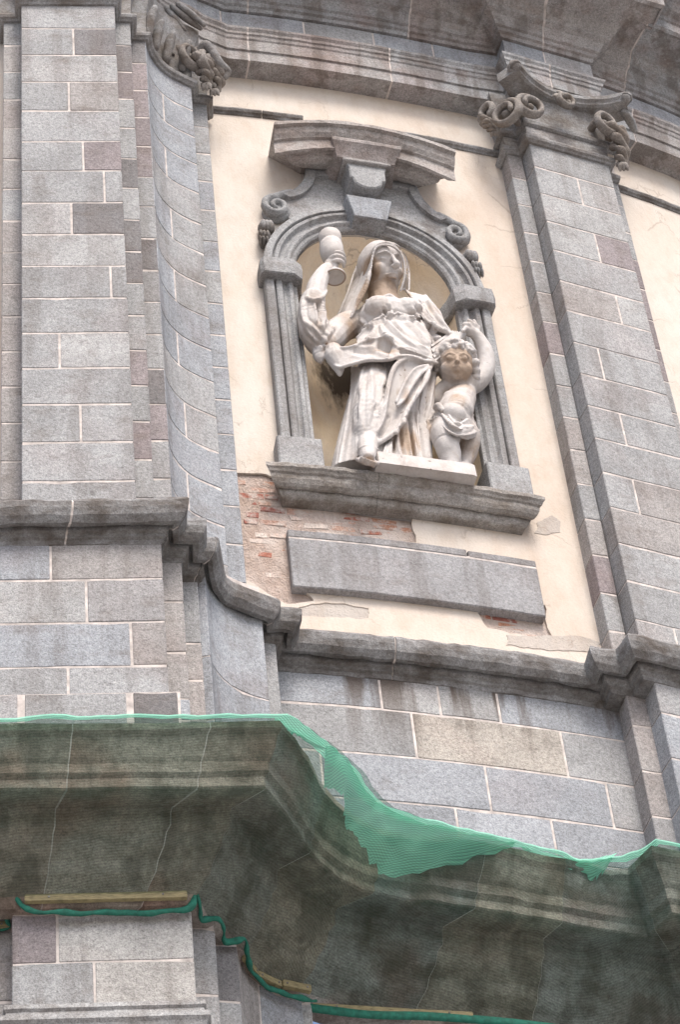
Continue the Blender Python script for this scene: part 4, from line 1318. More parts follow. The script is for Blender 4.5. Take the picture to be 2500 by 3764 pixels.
FOLDS = [
    ([(-0.162,-0.300,0.246), (-0.182,-0.300,0.114), (-0.186,-0.300,-0.004)], .018, .024), ([(-0.099,-0.300,0.367), (-0.109,-0.300,0.192), (-0.099,-0.300,0.002)], .018, .026), ([(-0.027,-0.300,0.513), (-0.024,-0.300,0.253), (-0.011,-0.300,0.003)], .02, .026), ([(0.044,-0.300,0.637), (0.042,-0.300,0.331), (0.037,-0.300,0.008)], .02, .024),
    ([(-0.138,-0.300,0.273), (-0.148,-0.300,0.121), (-0.145,-0.300,0.004)], .014, -.03), ([(-0.066,-0.300,0.418), (-0.068,-0.300,0.201), (-0.056,-0.300,0.011)], .014, -.032), ([(0.007,-0.300,0.564), (0.008,-0.300,0.281), (0.016,-0.300,0.015)], .015, -.032),
    ([(-0.316,-0.300,1.543), (-0.207,-0.300,1.676), (-0.052,-0.300,1.839), (0.037,-0.300,1.881), (0.162,-0.300,1.865), (0.268,-0.300,1.933)], .028, .024),
    ([(-0.057,-0.300,1.931), (-0.048,-0.300,1.844), (-0.034,-0.300,1.803)], .022, -.03), ([(0.043,-0.300,1.942), (0.015,-0.300,1.836)], .020, -.014), ([(-0.005,-0.300,2.032), (0.006,-0.300,1.923), (0.004,-0.300,1.834)], .02, .010),
    ([(0.191,-0.300,2.009), (0.215,-0.300,1.904), (0.240,-0.300,1.865)], .022, .012), ([(-0.277,-0.300,1.748), (-0.221,-0.300,1.673), (-0.150,-0.300,1.689)], .024, .010),
    ([(-0.144,-0.300,1.752), (-0.181,-0.300,1.573), (-0.247,-0.300,1.461)], .028, .018), ([(-0.056,-0.300,1.798), (-0.004,-0.300,1.678), (0.130,-0.300,1.544), (0.274,-0.300,1.457)], .026, .020), ([(0.090,-0.300,1.849), (0.178,-0.300,1.741), (0.296,-0.300,1.527)], .026, .020),
    ([(-0.117,-0.300,1.740), (-0.089,-0.300,1.593), (-0.001,-0.300,1.494)], .024, .016), ([(-0.209,-0.300,1.654), (-0.261,-0.300,1.533), (-0.339,-0.300,1.441)], .022, -.014), ([(-0.000,-0.300,1.789), (0.068,-0.300,1.629), (0.195,-0.300,1.505)], .02, -.016), ([(0.189,-0.300,1.853), (0.259,-0.300,1.715), (0.316,-0.300,1.520)], .024, .018),
    ([(-0.157,-0.300,1.459), (-0.090,-0.300,1.431), (-0.043,-0.300,1.420)], .06, -.045), ([(-0.377,-0.300,1.314), (-0.295,-0.300,1.311), (-0.182,-0.300,1.335)], .035, -.018), ([(0.016,-0.300,1.379), (0.129,-0.300,1.404), (0.264,-0.300,1.358)], .026, -.02),
    ([(-0.312,-0.300,1.116), (-0.363,-0.300,0.770), (-0.406,-0.300,0.354)], .035, .014), ([(-0.202,-0.300,1.118), (-0.218,-0.300,0.801), (-0.298,-0.300,0.376)], .03, -.014), ([(-0.115,-0.300,1.175), (-0.153,-0.300,0.919), (-0.223,-0.300,0.533)], .028, .018),
    ([(-0.368,-0.300,0.790), (-0.407,-0.300,0.576), (-0.415,-0.300,0.412)], .026, -.016), ([(-0.153,-0.300,0.919), (-0.182,-0.300,0.747), (-0.237,-0.300,0.591)], .03, -.02),
    ([(-0.147,-0.300,0.549), (-0.186,-0.300,0.419), (-0.253,-0.300,0.285)], .024, -.016), ([(0.249,-0.300,1.216), (0.165,-0.300,0.882), (0.097,-0.300,0.558)], .03, .022), ([(0.279,-0.300,1.180), (0.214,-0.300,0.892), (0.164,-0.300,0.675)], .026, -.018),
    ([(-0.745,-0.300,1.906), (-0.765,-0.300,1.703), (-0.722,-0.300,1.474), (-0.652,-0.300,1.307)], .03, .016), ([(-0.617,-0.300,1.902), (-0.610,-0.300,1.760), (-0.611,-0.300,1.629)], .026, -.036), ([(-0.549,-0.300,1.885), (-0.602,-0.300,1.631), (-0.592,-0.300,1.460)], .026, .016), ([(-0.745,-0.300,1.620), (-0.652,-0.300,1.490), (-0.587,-0.300,1.353)], .026, .016),
    ([(-0.511,-0.300,1.608), (-0.596,-0.300,1.416), (-0.656,-0.300,1.263)], .03, .018), ([(-0.739,-0.300,1.427), (-0.690,-0.300,1.352), (-0.623,-0.300,1.324)], .022, -.014),
    ([(0.263,-0.300,2.161), (0.322,-0.300,1.972), (0.394,-0.300,1.789), (0.485,-0.300,1.717)], .03, .022), ([(0.325,-0.300,2.209), (0.389,-0.300,1.999), (0.464,-0.300,1.783)], .028, .018), ([(0.225,-0.300,2.062), (0.278,-0.300,1.896), (0.346,-0.300,1.734), (0.454,-0.300,1.693)], .026, -.024),
    ([(0.300,-0.300,1.834), (0.334,-0.300,1.688), (0.358,-0.300,1.584)], .035, -.035),
]
# sandalled right foot stepping over the edge
tube(V, F, [(-0.318,-0.240,0.285), (-0.369,-0.320,0.074), (-0.397,-0.380,-0.107)], [.085, .078, .06], 12)
for k in range(5):
    c = Vector((-0.467,-0.420,-0.188)) + Vector((.028 * k, .008 * k, 0))
    ell(V, F, c, (.016, .034, .017))
tube(V, F, [(-0.467,-0.340,-0.095), (-0.413,-0.400,-0.196), (-0.305,-0.340,-0.105)], [.018, .022, .018], 8)
tube(V, F, [(-0.448,-0.360,0.012), (-0.398,-0.410,-0.004), (-0.305,-0.360,0.030)], [.014, .016, .014], 8)
# left arm under the mantle, reaching to the book
tube(V, F, [(.24, -.02, 2.17), (0.380,-0.120,2.232), (0.417,-0.180,1.994), (0.478,-0.230,1.822), (0.513,-0.250,1.782)], [.115, .12, .11, .07, .035], 12, .75)
cloth([(0.247,-0.100,2.508), (0.262,-0.220,2.197), (0.306,-0.280,1.890), (0.476,-0.270,1.751)], [(0.425,-0.060,2.539), (0.474,-0.140,2.251), (0.490,-0.200,1.985), (0.503,-0.250,1.806)], .10, .03, .014)
tube(V, F, [(0.298,-0.120,2.054), (0.331,-0.180,1.812), (0.381,-0.220,1.687)], [.10, .10, .055], 12)
pat = [((.045, -.12, 2.36), (.19, .22, .17), 1.4), (H(-.13, -.08, -.06), (.09, .12, .16), 1.2), (H(-.02, -.06, -.22), (.12, .10, .07), 1.0), ((.2, -.2, 2.54), (.08, .16, .14), .7), ((-.62, -.05, 1.62), (.18, .25, .16), .9), ((-.42, -.2, 1.45), .16, .9),
       ((.30, .0, 1.2), (.13, .2, .5), .95), ((-0.121,-0.360,1.296), (.14, .12, .06), .95), ((-0.399,-0.380,-0.170), (.10, .1, .06), .9), ((-0.027,-0.200,0.326), (.12, .18, .3), .9), ((-0.317,0.000,1.960), (.12, .2, .2), .95), ((0.400,-0.100,2.043), (.1, .2, .2), .9), ((-0.011,-0.360,0.754), (.06, .1, .12), .6)]
sculpt('figure', V, F, .0085, 'statue', woman, 1, pat, .0012, FOLDS)

# veil: two hanging sheets of cloth that meet over the crown
V, F = [], []
cloth([(0.083,-0.140,3.106), (0.018,-0.020,3.188), (-0.062,0.060,3.096), (-0.130,0.090,2.904), (-0.230,0.090,2.556), (-0.357,0.050,2.178)],
      [(0.002,-0.360,2.754), (-0.066,-0.340,2.717), (-0.105,-0.300,2.573), (-0.120,-0.260,2.473), (-0.152,-0.220,2.297), (-0.289,-0.120,1.992)], .045, .05, .012, .008)
cloth([(0.075,-0.140,3.104), (0.202,-0.060,3.223), (0.307,0.020,3.273), (0.364,0.070,3.173), (0.362,0.080,2.956), (0.326,0.050,2.720)],
      [(-0.006,-0.360,2.752), (0.075,-0.370,2.736), (0.154,-0.340,2.694), (0.185,-0.300,2.592), (0.183,-0.260,2.470), (0.152,-0.200,2.356)], .045, .03, .012)
ell(V, F, (.03, .02, 2.74), (.20, .21, .22))
sculpt('veil', V, F, .0085, 'statue', woman, 2, [((-0.176,-0.200,2.219), (.07, .12, .22), 1.0), ((-0.216,-0.200,2.113), (.06, .12, .2), .8)], .0012, [([(-0.141,-0.300,2.727), (-0.225,-0.300,2.470), (-0.302,-0.300,2.207), (-0.416,-0.300,1.844)], .026, .016), ([(-0.081,-0.300,2.704), (-0.169,-0.300,2.409), (-0.254,-0.300,2.145), (-0.391,-0.300,1.778)], .024, -.022), ([(-0.130,-0.300,2.419), (-0.187,-0.300,2.209), (-0.284,-0.300,1.969)], .02, .016)])

# chalice
V, F = [], []
cb = Vector((-0.396,-0.170,2.446))
zt = (-0.352,-0.170,3.041)[2] - cb.z
prof = [(.02, .035), (.070, .012), (.080, .0), (.087, .010), (.082, .03), (.05, .05), (.032, .075), (.028, .13), (.040, .165), (.030, .20), (.036, .24), (.074, .262), (.088, .30), (.095, .36), (.093, .43), (.088, .465), (.081, .475), (.082, .485), (.089, .50), (.090, zt - .012), (.086, zt), (.076, zt - .004), (.068, zt - .1)]
lathe(V, F, (cb.x, cb.y, cb.z), [(r * 1.08, z) for r, z in prof], 28)
ch = mesh('chalice', V, F, 'statue', woman, None, True)
pa = ch.data.attributes.new('patina', 'FLOAT', 'POINT')
for q, v in enumerate(ch.data.vertices):
    pa.data[q].value = 1.2 if v.co.z < cb.z + .008 else 0.0

# open book between woman and child: a fan of stone leaves
V, F = [], []
bA, bB, bC, bD = Vector((0.307,-0.300,1.333)), Vector((0.309,-0.280,1.539)), Vector((0.534,-0.270,1.813)), Vector((0.625,-0.300,1.773))
for k in range(6):
    f = k / 5
    a, b = bA.lerp(bB, f), bD.lerp(bC, f)
    ax = (b - a).normalized(); dep = Vector((.25, .9, .1)).normalized() * .20
    up_ = Vector((-.35, 0, .9)) * .012
    s = len(V)
    a = a + Vector((0, -.015 * (k % 2), 0))
    for q in (a, b, b + dep, a + dep):
        V += [tuple(q + up_), tuple(q - up_)]
    F += [(s, s + 2, s + 4, s + 6), (s + 1, s + 7, s + 5, s + 3), (s, s + 1, s + 3, s + 2), (s + 2, s + 3, s + 5, s + 4), (s + 4, s + 5, s + 7, s + 6), (s + 6, s + 7, s + 1, s)]
mesh('book', V, F, 'statue', woman)
# base slab
V, F = [], []
sl_ = [(-0.330,-0.360,-0.094), (0.075,-0.330,-0.072), (0.462,-0.300,-0.054)]
x0, x1 = -.30, .50
R = []
for x in (x0, x0 + .01, .1, .3, x1 - .03, x1):
    k = .012 if x in (x0, x1) else 0
    R.append([(x, .30, .085), (x, -.30 + k, .085 - k), (x, -.315 + k, .07), (x, -.325 + k, -.075), (x, .30, -.075)])
V, F = rings(R)
mesh('base_slab', V, F, 'statue', woman)

# ------------------------------------------------------------------ statue of the small child beside her
putto = local_root('child_statue', 'small nude child statue with curly hair reaching up beside the veiled woman', 'statue')
V, F = [], []
pc = Vector((0.506,-0.250,1.393)) + Vector((0, 0, -.03))
RPt = Matrix.Rotation(math.radians(-12), 3, 'Z') @ Matrix.Rotation(math.radians(27), 3, 'X') @ Matrix.Rotation(math.radians(4), 3, 'Y')
def Q(x, y, z):
    return tuple(pc + RPt @ Vector((x * 1.12, y * 1.12, z * 1.12)))
ell(V, F, Q(0, .03, .03), (0.152, 0.163, 0.163), RPt, 20, 14)
ell(V, F, Q(0, -.03, -.06), (0.129, 0.123, 0.112), RPt, 18, 12)
for s in (-1, 1):
    ell(V, F, Q(s * .064, -.068, -.05), (0.062, 0.056, 0.062), RPt)
    ell(V, F, Q(s * .052, -.112, .022), (0.031, 0.016, 0.016), RPt)
    tube(V, F, [Q(s * .02, -.116, .046), Q(s * .055, -.114, .056), Q(s * .09, -.082, .042)], [.007, .009, .006], 8)
    tube(V, F, [Q(s * .03, -.12, .012), Q(s * .055, -.126, .004), Q(s * .082, -.106, .012)], [.005, .006, .005], 6)
    ell(V, F, Q(s * .14, .02, -.01), (0.020, 0.034, 0.045), RPt)
tube(V, F, [Q(0, -.12, .03), Q(0, -.138, -.005), Q(0, -.152, -.025)], [.012, .017, .022], 8)
tube(V, F, [Q(-.034, -.124, -.070), Q(-.011, -.146, -.063), Q(.011, -.146, -.063), Q(.034, -.124, -.070)], [.006, .010, .010, .006], 8)
tube(V, F, [Q(-.024, -.128, -.088), Q(0, -.145, -.093), Q(.024, -.128, -.088)], [.006, .012, .006], 8)
ell(V, F, Q(0, -.10, -.122), (0.040, 0.034, 0.034), RPt)
# neck, plump trunk
tube(V, F, [Q(0, .05, -.08), (0.581,-0.100,1.367), (0.575,-0.100,1.254)], [.085, .09, .12], 14)
tube(V, F, [(0.593,-0.090,1.259), (0.537,-0.140,1.076), (0.474,-0.180,0.905), (0.431,-0.210,0.763), (0.420,-0.200,0.637)], [.115, .145, .162, .172, .16], 18, .85)
for s, q in ((-1, (0.434,-0.220,1.002)), (1, (0.575,-0.200,1.045))):
    ell(V, F, q, (.065, .045, .05))
ell(V, F, (0.397,-0.300,0.676), (.105, .085, .10))
# raised left arm passing over the head, hand on the book
tube(V, F, [(0.656,-0.160,1.266), (0.727,-0.170,1.336), (0.789,-0.190,1.460), (0.802,-0.220,1.636), (0.758,-0.250,1.773), (0.706,-0.270,1.823)], [.088, .082, .076, .07, .056, .045], 14)
ell(V, F, (0.674,-0.280,1.826), (.055, .05, .05))
for (x, y, dx, dy) in ((1074, 757, -6, 4), (1078, 748, -6, 0), (1086, 742, 0, -4), (1094, 740, 6, -2), (1098, 752, 6, 6)):
    pass
tube(V, F, [(0.669,-0.290,1.813), (0.619,-0.330,1.791), (0.587,-0.340,1.731)], [.024, .022, .018], 8)
tube(V, F, [(0.679,-0.290,1.832), (0.648,-0.330,1.850), (0.605,-0.340,1.828)], [.024, .023, .018], 8)
tube(V, F, [(0.691,-0.290,1.841), (0.685,-0.320,1.888), (0.654,-0.330,1.904)], [.024, .023, .018], 8)
tube(V, F, [(0.707,-0.280,1.851), (0.726,-0.300,1.906), (0.713,-0.310,1.942)], [.022, .020, .016], 8)
tube(V, F, [(0.703,-0.280,1.821), (0.744,-0.280,1.854), (0.759,-0.280,1.915)], [.024, .021, .016], 8)
# other arm tucked behind the woman's drapery
tube(V, F, [(0.466,-0.140,1.227), (0.407,-0.100,1.191), (0.350,-0.080,1.092)], [.082, .075, .065], 12)
# legs
tube(V, F, [(0.368,-0.200,0.627), (0.325,-0.240,0.464), (0.321,-0.250,0.319), (0.339,-0.230,0.241), (0.339,-0.220,0.159), (0.337,-0.220,0.106)], [.125, .122, .098, .092, .072, .062], 16)
tube(V, F, [(0.355,-0.180,0.177), (0.329,-0.230,0.093), (0.302,-0.270,0.011)], [.058, .054, .042], 12)
tube(V, F, [(0.499,-0.150,0.713), (0.536,-0.150,0.596), (0.545,-0.130,0.504), (0.521,-0.100,0.407), (0.479,-0.120,0.281)], [.125, .115, .09, .08, .06], 16)
tube(V, F, [(0.479,-0.120,0.281), (0.446,-0.200,0.120), (0.426,-0.240,0.039)], [.055, .048, .034], 12)
for k in range(4):
    ell(V, F, Vector((0.265,-0.290,-0.024)) + Vector((.025 * k, .004 * k, 0)), (.014, .022, .014))
sculpt('figure', V, F, .011, 'statue', putto, 2, [(tuple(pc + Vector((0, -.1, -.05))), (.19, .20, .24), 1.0), ((0.522,-0.200,1.094), (.2, .16, .10), .8), ((0.543,-0.100,0.539), (.14, .2, .3), .75), ((0.427,-0.300,0.817), .15, .45)], .0015)
# hair: thick curls round the crown
V, F = [], []
random.seed(21)
for k in range(64):
    th = random.uniform(-math.pi, math.pi); ph = random.uniform(.0, 1.0)
    d = Vector((math.sin(ph * 1.7) * math.cos(th), math.sin(ph * 1.7) * math.sin(th), math.cos(ph * 1.7)))
    if d.y < -.38 and d.z < .72:
        continue
    c = Vector((0, .03, .03)) + Vector((d.x * .148, d.y * .158, d.z * .160))
    r = random.uniform(.026, .040)
    t1 = d.cross(Vector((random.uniform(-1, 1), random.uniform(-1, 1), random.uniform(-1, 1)))).normalized(); t2_ = d.cross(t1)
    pts = [Q(*(c + t1 * (math.cos(a) * r * (1 - a / 14)) + t2_ * (math.sin(a) * r * (1 - a / 14)) + d * (.004 * a))) for a in (0, .9, 1.8, 2.7, 3.6, 4.5, 5.4, 6.3)]
    tube(V, F, pts, [.013, .019, .022, .022, .021, .019, .017, .012], 7, 1.0, (0, 0, 1), 2)
ell(V, F, Q(0, .045, .05), (0.155, 0.159, 0.159), RPt, 18, 12)
for k in range(6):
    a = -1.0 + k * .42
    tube(V, F, [Q(math.sin(a) * .10, -.05, .150), Q(math.sin(a) * .128, -.085 + .05 * abs(a), .132 + .012 * (k % 2)), Q(math.sin(a + .12) * .128, -.102 + .055 * abs(a), .110), Q(math.sin(a + .2) * .11, -.100 + .05 * abs(a), .118)], [.014, .019, .017, .009], 7)
for (x, y, z) in ((.145, -.01, .03), (.15, .0, -.03), (.15, .01, -.08), (-.145, .0, .02)):
    ell(V, F, Q(x, y, z), (0.040, 0.045, 0.040), RPt, 10, 8)
sculpt('hair', V, F, .0095, 'statue', putto, 1, [(tuple(pc + Vector((-.02, -.1, .1))), (.1, .1, .1), .4)], .001)
# loincloth: crumpled band with a hanging end
V, F = [], []
cloth([(0.291,-0.220,0.829), (0.332,-0.310,0.685), (0.369,-0.360,0.479), (0.455,-0.340,0.543), (0.600,-0.200,0.827)],
      [(0.273,-0.220,0.736), (0.281,-0.320,0.509), (0.333,-0.380,0.339), (0.467,-0.340,0.392), (0.638,-0.180,0.659)], .10, .03, .016, .018)
cloth([(0.305,-0.200,0.844), (0.239,-0.160,0.823), (0.200,-0.140,0.749), (0.166,-0.140,0.565), (0.162,-0.140,0.455)],
      [(0.280,-0.240,0.714), (0.249,-0.220,0.642), (0.224,-0.200,0.573), (0.211,-0.180,0.462), (0.174,-0.160,0.413)], .08, .03, .014, .015)
cloth([(0.528,-0.240,0.809), (0.565,-0.240,0.750), (0.617,-0.200,0.719)], [(0.392,-0.340,0.377), (0.478,-0.300,0.398), (0.627,-0.180,0.608)], .07, .04, .014, .02)
tube(V, F, [(0.267,-0.260,0.776), (0.283,-0.300,0.754), (0.303,-0.330,0.667)], [.022, .03, .018], 9)
sculpt('loincloth', V, F, .0085, 'statue', putto, 1, [((0.212,-0.200,0.568), (.1, .12, .2), .7)], .003,
       [([(0.279,-0.300,0.708), (0.324,-0.300,0.585), (0.416,-0.300,0.494), (0.553,-0.300,0.533)], .022, .018), ([(0.286,-0.300,0.643), (0.330,-0.300,0.509), (0.425,-0.300,0.441)], .018, -.016), ([(0.166,-0.300,0.619), (0.164,-0.300,0.465), (0.118,-0.300,0.303)], .02, .018), ([(0.211,-0.300,0.628), (0.192,-0.300,0.448), (0.146,-0.300,0.287)], .018, -.018), ([(0.399,-0.300,0.601), (0.465,-0.300,0.537), (0.572,-0.300,0.570)], .018, .016)])


# ------------------------------------------------------------------ lower entablature wrapped in netting
# base line at the wall head and outer edge of the cornice, matched point by point
BASE = [(-4.0, 13.18), (-2.3, 13.44), (-1.75, 13.52), (-1.175, 13.605), (-1.12, 13.80), (-1.03, 13.98), (-0.945, 14.15), (-0.90, 14.30), (-0.82, 14.45), (-0.70, 14.56), (-0.59, 14.66), (-0.40, 14.80), (-0.10, 14.92), (0.30, 15.04), (0.61, 15.12), (1.0, 15.28), (1.45, 15.48), (1.86, 15.68), (1.97, 15.62), (2.06, 15.50), (2.95, 15.95), (3.8, 16.4)]
EDGE = [(-3.8, 12.66), (-2.1, 12.85), (-1.36, 12.97), (-0.52, 13.10), (-0.44, 13.26), (-0.38, 13.45), (-0.33, 13.66), (-0.25, 13.86), (-0.14, 14.03), (0.0, 14.17), (0.16, 14.25), (0.32, 14.30), (0.55, 14.38), (0.89, 14.54), (1.08, 14.64), (1.28, 14.74), (1.46, 14.83), (1.58, 14.86), (1.66, 14.76), (1.74, 14.66), (2.65, 15.10), (3.5, 15.55)]
def lerp2(a, b, f):
    return (a[0] + (b[0] - a[0]) * f, a[1] + (b[1] - a[1]) * f)
EPF = [(-.15, 14.45), (.95, 14.40), (1.0, 14.385), (1.0, 14.33), (.955, 14.30), (.93, 14.24), (.88, 14.16), (.85, 14.13), (.84, 14.06), (.80, 14.03), (.795, 13.965), (.775, 13.955), (.45, 13.985), (.43, 13.955), (.42, 13.86), (.36, 13.83), (.32, 13.74), (.24, 13.68), (.20, 13.60), (.10, 13.54), (.04, 13.47), (.0, 13.44), (-.15, 13.44)]
ecore = None
def lower_ring(i, f, extra=0.0):
    b, e = lerp2(BASE[i], BASE[i + 1], f), lerp2(EDGE[i], EDGE[i + 1], f)
    r = []
    for k, z in EPF:
        p = lerp2(b, e, k)
        q = Vector((p[0] * 6, p[1] * 6, z * 6))
        d = noise.noise(q) * .012 + noise.noise(q * 2.7) * .006 if k > .05 else 0
        r.append((p[0] + d * .3, p[1] - d, z + d * .5))
    return r
ent_cuts = [0.0, 1.45, 2.5, 3.12, 6.4, 9.5, 12.4, 14.5, 17.6, 19.35, 21.0]
R = [[(*lerp2(BASE[i], EDGE[i], -.14), 14.36), (*lerp2(BASE[i], EDGE[i], .38), 14.30), (*lerp2(BASE[i], EDGE[i], .30), 13.90), (*lerp2(BASE[i], EDGE[i], -.05), 13.55), (*lerp2(BASE[i], EDGE[i], -.14), 13.55)] for i in range(len(BASE))]
V, F = rings(R)
lent = mesh('lower_entablature', V, F, 'mortar', church)
lent['label'] = 'dark broad entablature seen through the green netting'
for a, b in zip(ent_cuts[:-1], ent_cuts[1:]):
    fs = [a + .006] + [x / 2 for x in range(int(a * 2) + 1, int(math.ceil(b * 2))) if a + .02 < x / 2 < b - .02] + [b - .006]
    V, F = rings([lower_ring(min(int(f), len(BASE) - 2), f - min(int(f), len(BASE) - 2)) for f in fs])
    mesh('cornice_stone', V, F, 'netstone', lent, random.choice(((.36, .305, .26), (.33, .30, .275), (.38, .335, .29), (.31, .30, .29))))
    if a:
        V, F = rings([lower_ring(min(int(f), len(BASE) - 2), f - min(int(f), len(BASE) - 2)) for f in (a - .010, a + .010)])
        mesh('mortar_joint', [(x, y + .003, z) for x, y, z in V], F, 'mortar', lent)

# lower pier, strips and curve below the battens
ZL = [13.44, 13.06, 12.72]
shaft('lower_pier', [(-2.235, 13.50), (-1.175, 13.655)], {0: (.25,), 1: (.45,)}, 'ppW', 'pale granite pier below the green netting', ZL, 'ashlar', depth=.4, special={(0, 0): PURP, (0, 1): (.43, .42, .41), (1, 0): GREY, (1, 1): (.40, .385, .37)})
shaft('lower_strip', [(-2.6, 13.60), (-2.2, 13.66)], {}, 'W', None, [13.44, 12.9, 12.2], 'ashlar', depth=.3)
shaft('lower_strip', [(-1.22, 13.80), (-1.055, 13.845)], {}, 'WG', None, [13.44, 12.92, 12.2], 'ashlar', depth=.35)
shaft('lower_strip', [(-1.09, 13.985), (-.94, 14.03)], {}, 'GD', None, [13.44, 13.0, 12.75, 12.2], 'ashlar', depth=.35)
shaft('lower_concave_pier', [(-.945, 14.10), (-.93, 14.22), (-.895, 14.33), (-.835, 14.43), (-.75, 14.52), (-.60, 14.62)], {0: (.5,)}, 'BW', None, [13.44, 12.8, 12.2], 'ashlar', depth=.35)
shaft('lower_strip', [(-.63, 14.64), (-.545, 14.66)], {}, 'p', None, [13.44, 12.9, 12.2], 'ashlar', depth=.3)
lp = Path([(-2.6, 13.60), (-2.28, 13.65), (-2.235, 13.50), (-1.175, 13.655), (-1.19, 13.79)])
sweep('pier_band', lp, [(-.2, 12.73), (.03, 12.73), (.05, 12.715), (.055, 12.68), (.04, 12.665), (.045, 12.63), (.075, 12.62), (.08, 12.58), (.06, 12.56), (.05, 12.53), (.02, 12.52), (.015, 12.2), (-.2, 12.2)], 0.2, lp.L, 'trim', church, PALE, .003, .1)

# ------------------------------------------------------------------ the debris net
net = None
NE = [(-3.8, 12.60), (-2.1, 12.79), (-1.36, 12.91), (-0.47, 13.05), (-0.36, 13.19), (-0.27, 13.32), (-0.19, 13.45), (-0.11, 13.60), (-0.02, 13.80), (0.08, 13.98), (0.22, 14.11), (0.38, 14.19), (0.60, 14.30), (0.90, 14.47), (1.08, 14.58), (1.28, 14.70), (1.43, 14.72), (1.54, 14.71), (1.65, 14.68), (1.77, 14.60), (2.68, 15.03), (3.5, 15.48)]
NB = [(b[0], b[1] - .035) for b in BASE]
NPF = [(.62, 14.40), (.82, 14.41), (.97, 14.395), (1.02, 14.36), (1.03, 14.34), (1.01, 14.26), (.97, 14.17), (.94, 14.08), (.90, 14.0), (.86, 13.94), (.74, 13.92), (.60, 13.90), (.50, 13.86), (.44, 13.80), (.38, 13.72), (.30, 13.64), (.21, 13.56), (.13, 13.51), (.07, 13.49), (.03, 13.48)]
SUBN = 10
NV, NF, NUV = [], [], []
rowsN = []
ulen = 0.0
prev = None
nseg = (len(NE) - 1) * SUBN
for s in range(nseg + 1):
    i, f = min(s // SUBN, len(NE) - 2), (s - min(s // SUBN, len(NE) - 2) * SUBN) / SUBN
    b, e = lerp2(NB[i], NB[i + 1], f), lerp2(NE[i], NE[i + 1], f)
    g_ = i + f
    if prev: ulen += math.hypot(e[0] - prev[0], e[1] - prev[1])
    prev = e
    free = math.exp(-((g_ - 8.0) / 2.6) ** 2)              # span where the net hangs clear of the stone
    free2 = math.exp(-((g_ - 16.8) / 1.3) ** 2)
    vlen = 0.0; pv = None
    row = []
    C = catmull([(k, 0, z) for k, z in NPF], 2)
    for c in C:
        k, z = c.x, c.z
        p = lerp2(b, e, k)
        q = Vector((p[0] * 3.1, p[1] * 3.1, z * 3.1))
        wv = noise.noise(q) * .024 + noise.noise(Vector((ulen * 5.0, z * 2.0, 1.0))) * .022 + noise.noise(Vector((ulen * 11.0 + z * 4, z * 3.0, 4.0))) * .010 + noise.noise(q * 3.3) * .008
        hz = 0.0
        if z > 14.3:
            hz = noise.noise(Vector((ulen * 3.2, 3.0, 0))) * .030 + noise.noise(Vector((ulen * 9.0, 7.0, 0))) * .012
        sag = 0.0
        if 13.5 < z < 14.35:
            sag = (free * .16 + free2 * .05) * math.sin(math.pi * (14.40 - z) / .95) ** 1.0
        d = unit(b, e)
        x, y = p[0] + d[0] * (wv - sag * .0 + sag), p[1] + d[1] * (wv + sag)
        if pv is not None: vlen += (Vector((x, y, z)) - pv).length
        pv = Vector((x, y, z))
        row.append(len(NV)); NV.append((x, y, z + hz)); NUV.append((ulen, vlen))
    rowsN.append(row)
for r0, r1 in zip(rowsN[:-1], rowsN[1:]):
    for k in range(len(r0) - 1):
        NF.append((r0[k], r1[k], r1[k + 1], r0[k + 1]))
def uvmesh(name, V, F, UV, mat, parent=None, smooth=True):
    o = mesh(name, V, F, mat, parent, None, smooth, False)
    uvl = o.data.uv_layers.new(name='uv')
    for l in o.data.loops:
        uvl.data[l.index].uv = UV[l.vertex_index]
    return o
net = uvmesh('debris_net', NV, NF, NUV, 'net')
tag(net, 'green debris netting draped over the lower cornice', 'net')
# added doubled folds, backlight painted mint: over concave sweep and by right break
def fold(pts3, n=14, amp=.012, seed=0.0):
    """a sheet spanned between an upper and a lower line of points"""
    top, bot = catmull(pts3[0], n), catmull(pts3[1], n)
    m = min(len(top), len(bot))
    V, F, UV = [], [], []
    u = 0.0
    W_ = 12
    for i in range(m):
        if i: u += (top[i] - top[i - 1]).length
        for k in range(W_ + 1):
            p = top[i].lerp(bot[i], k / W_)
            p = p + Vector((0, -1, 0)) * (noise.noise(p * 4 + Vector((seed, 0, 0))) * amp + noise.noise(p * 11 + Vector((seed, 2, 0))) * amp * .8 + .03 * abs(math.sin(i * .55 + k * .22)) * (amp / .012) * .35 + .02 * math.sin(math.pi * k / W_))
            if k == W_: p = p + (top[i] - bot[i]).normalized() * (noise.noise(Vector((i * .7, seed, 1))) * .05 + random.uniform(-.015, .015))
            V.append(tuple(p)); UV.append((u, (top[i] - bot[i]).length * k / W_ + u * .55))
        if i:
            for k in range(W_):
                a = (i - 1) * (W_ + 1) + k
                F.append((a, a + W_ + 1, a + W_ + 2, a + 1))
    return V, F, UV
def zoff(p, d):
    return (p[0], p[1] - d, p[2])
FO = fold([[(-0.259,13.353,14.360), (-0.142,13.533,14.400), (-0.056,13.799,14.400), (0.038,13.989,14.400), (0.246,14.170,14.400), (0.569,14.347,14.400), (0.868,14.510,14.400)],
           [(-0.299,13.519,14.180), (-0.189,13.585,14.150), (-0.201,13.767,14.100), (-0.124,13.937,14.060), (0.030,14.221,14.000), (0.460,14.395,14.200), (0.850,14.503,14.370)]], 8, .022, 3)
f1 = uvmesh('added_net_lit_fold', *FO[:2], FO[2], 'net_lit', net)
f1['label'] = 'added doubled netting across the concave corner, backlit glow painted in mint'
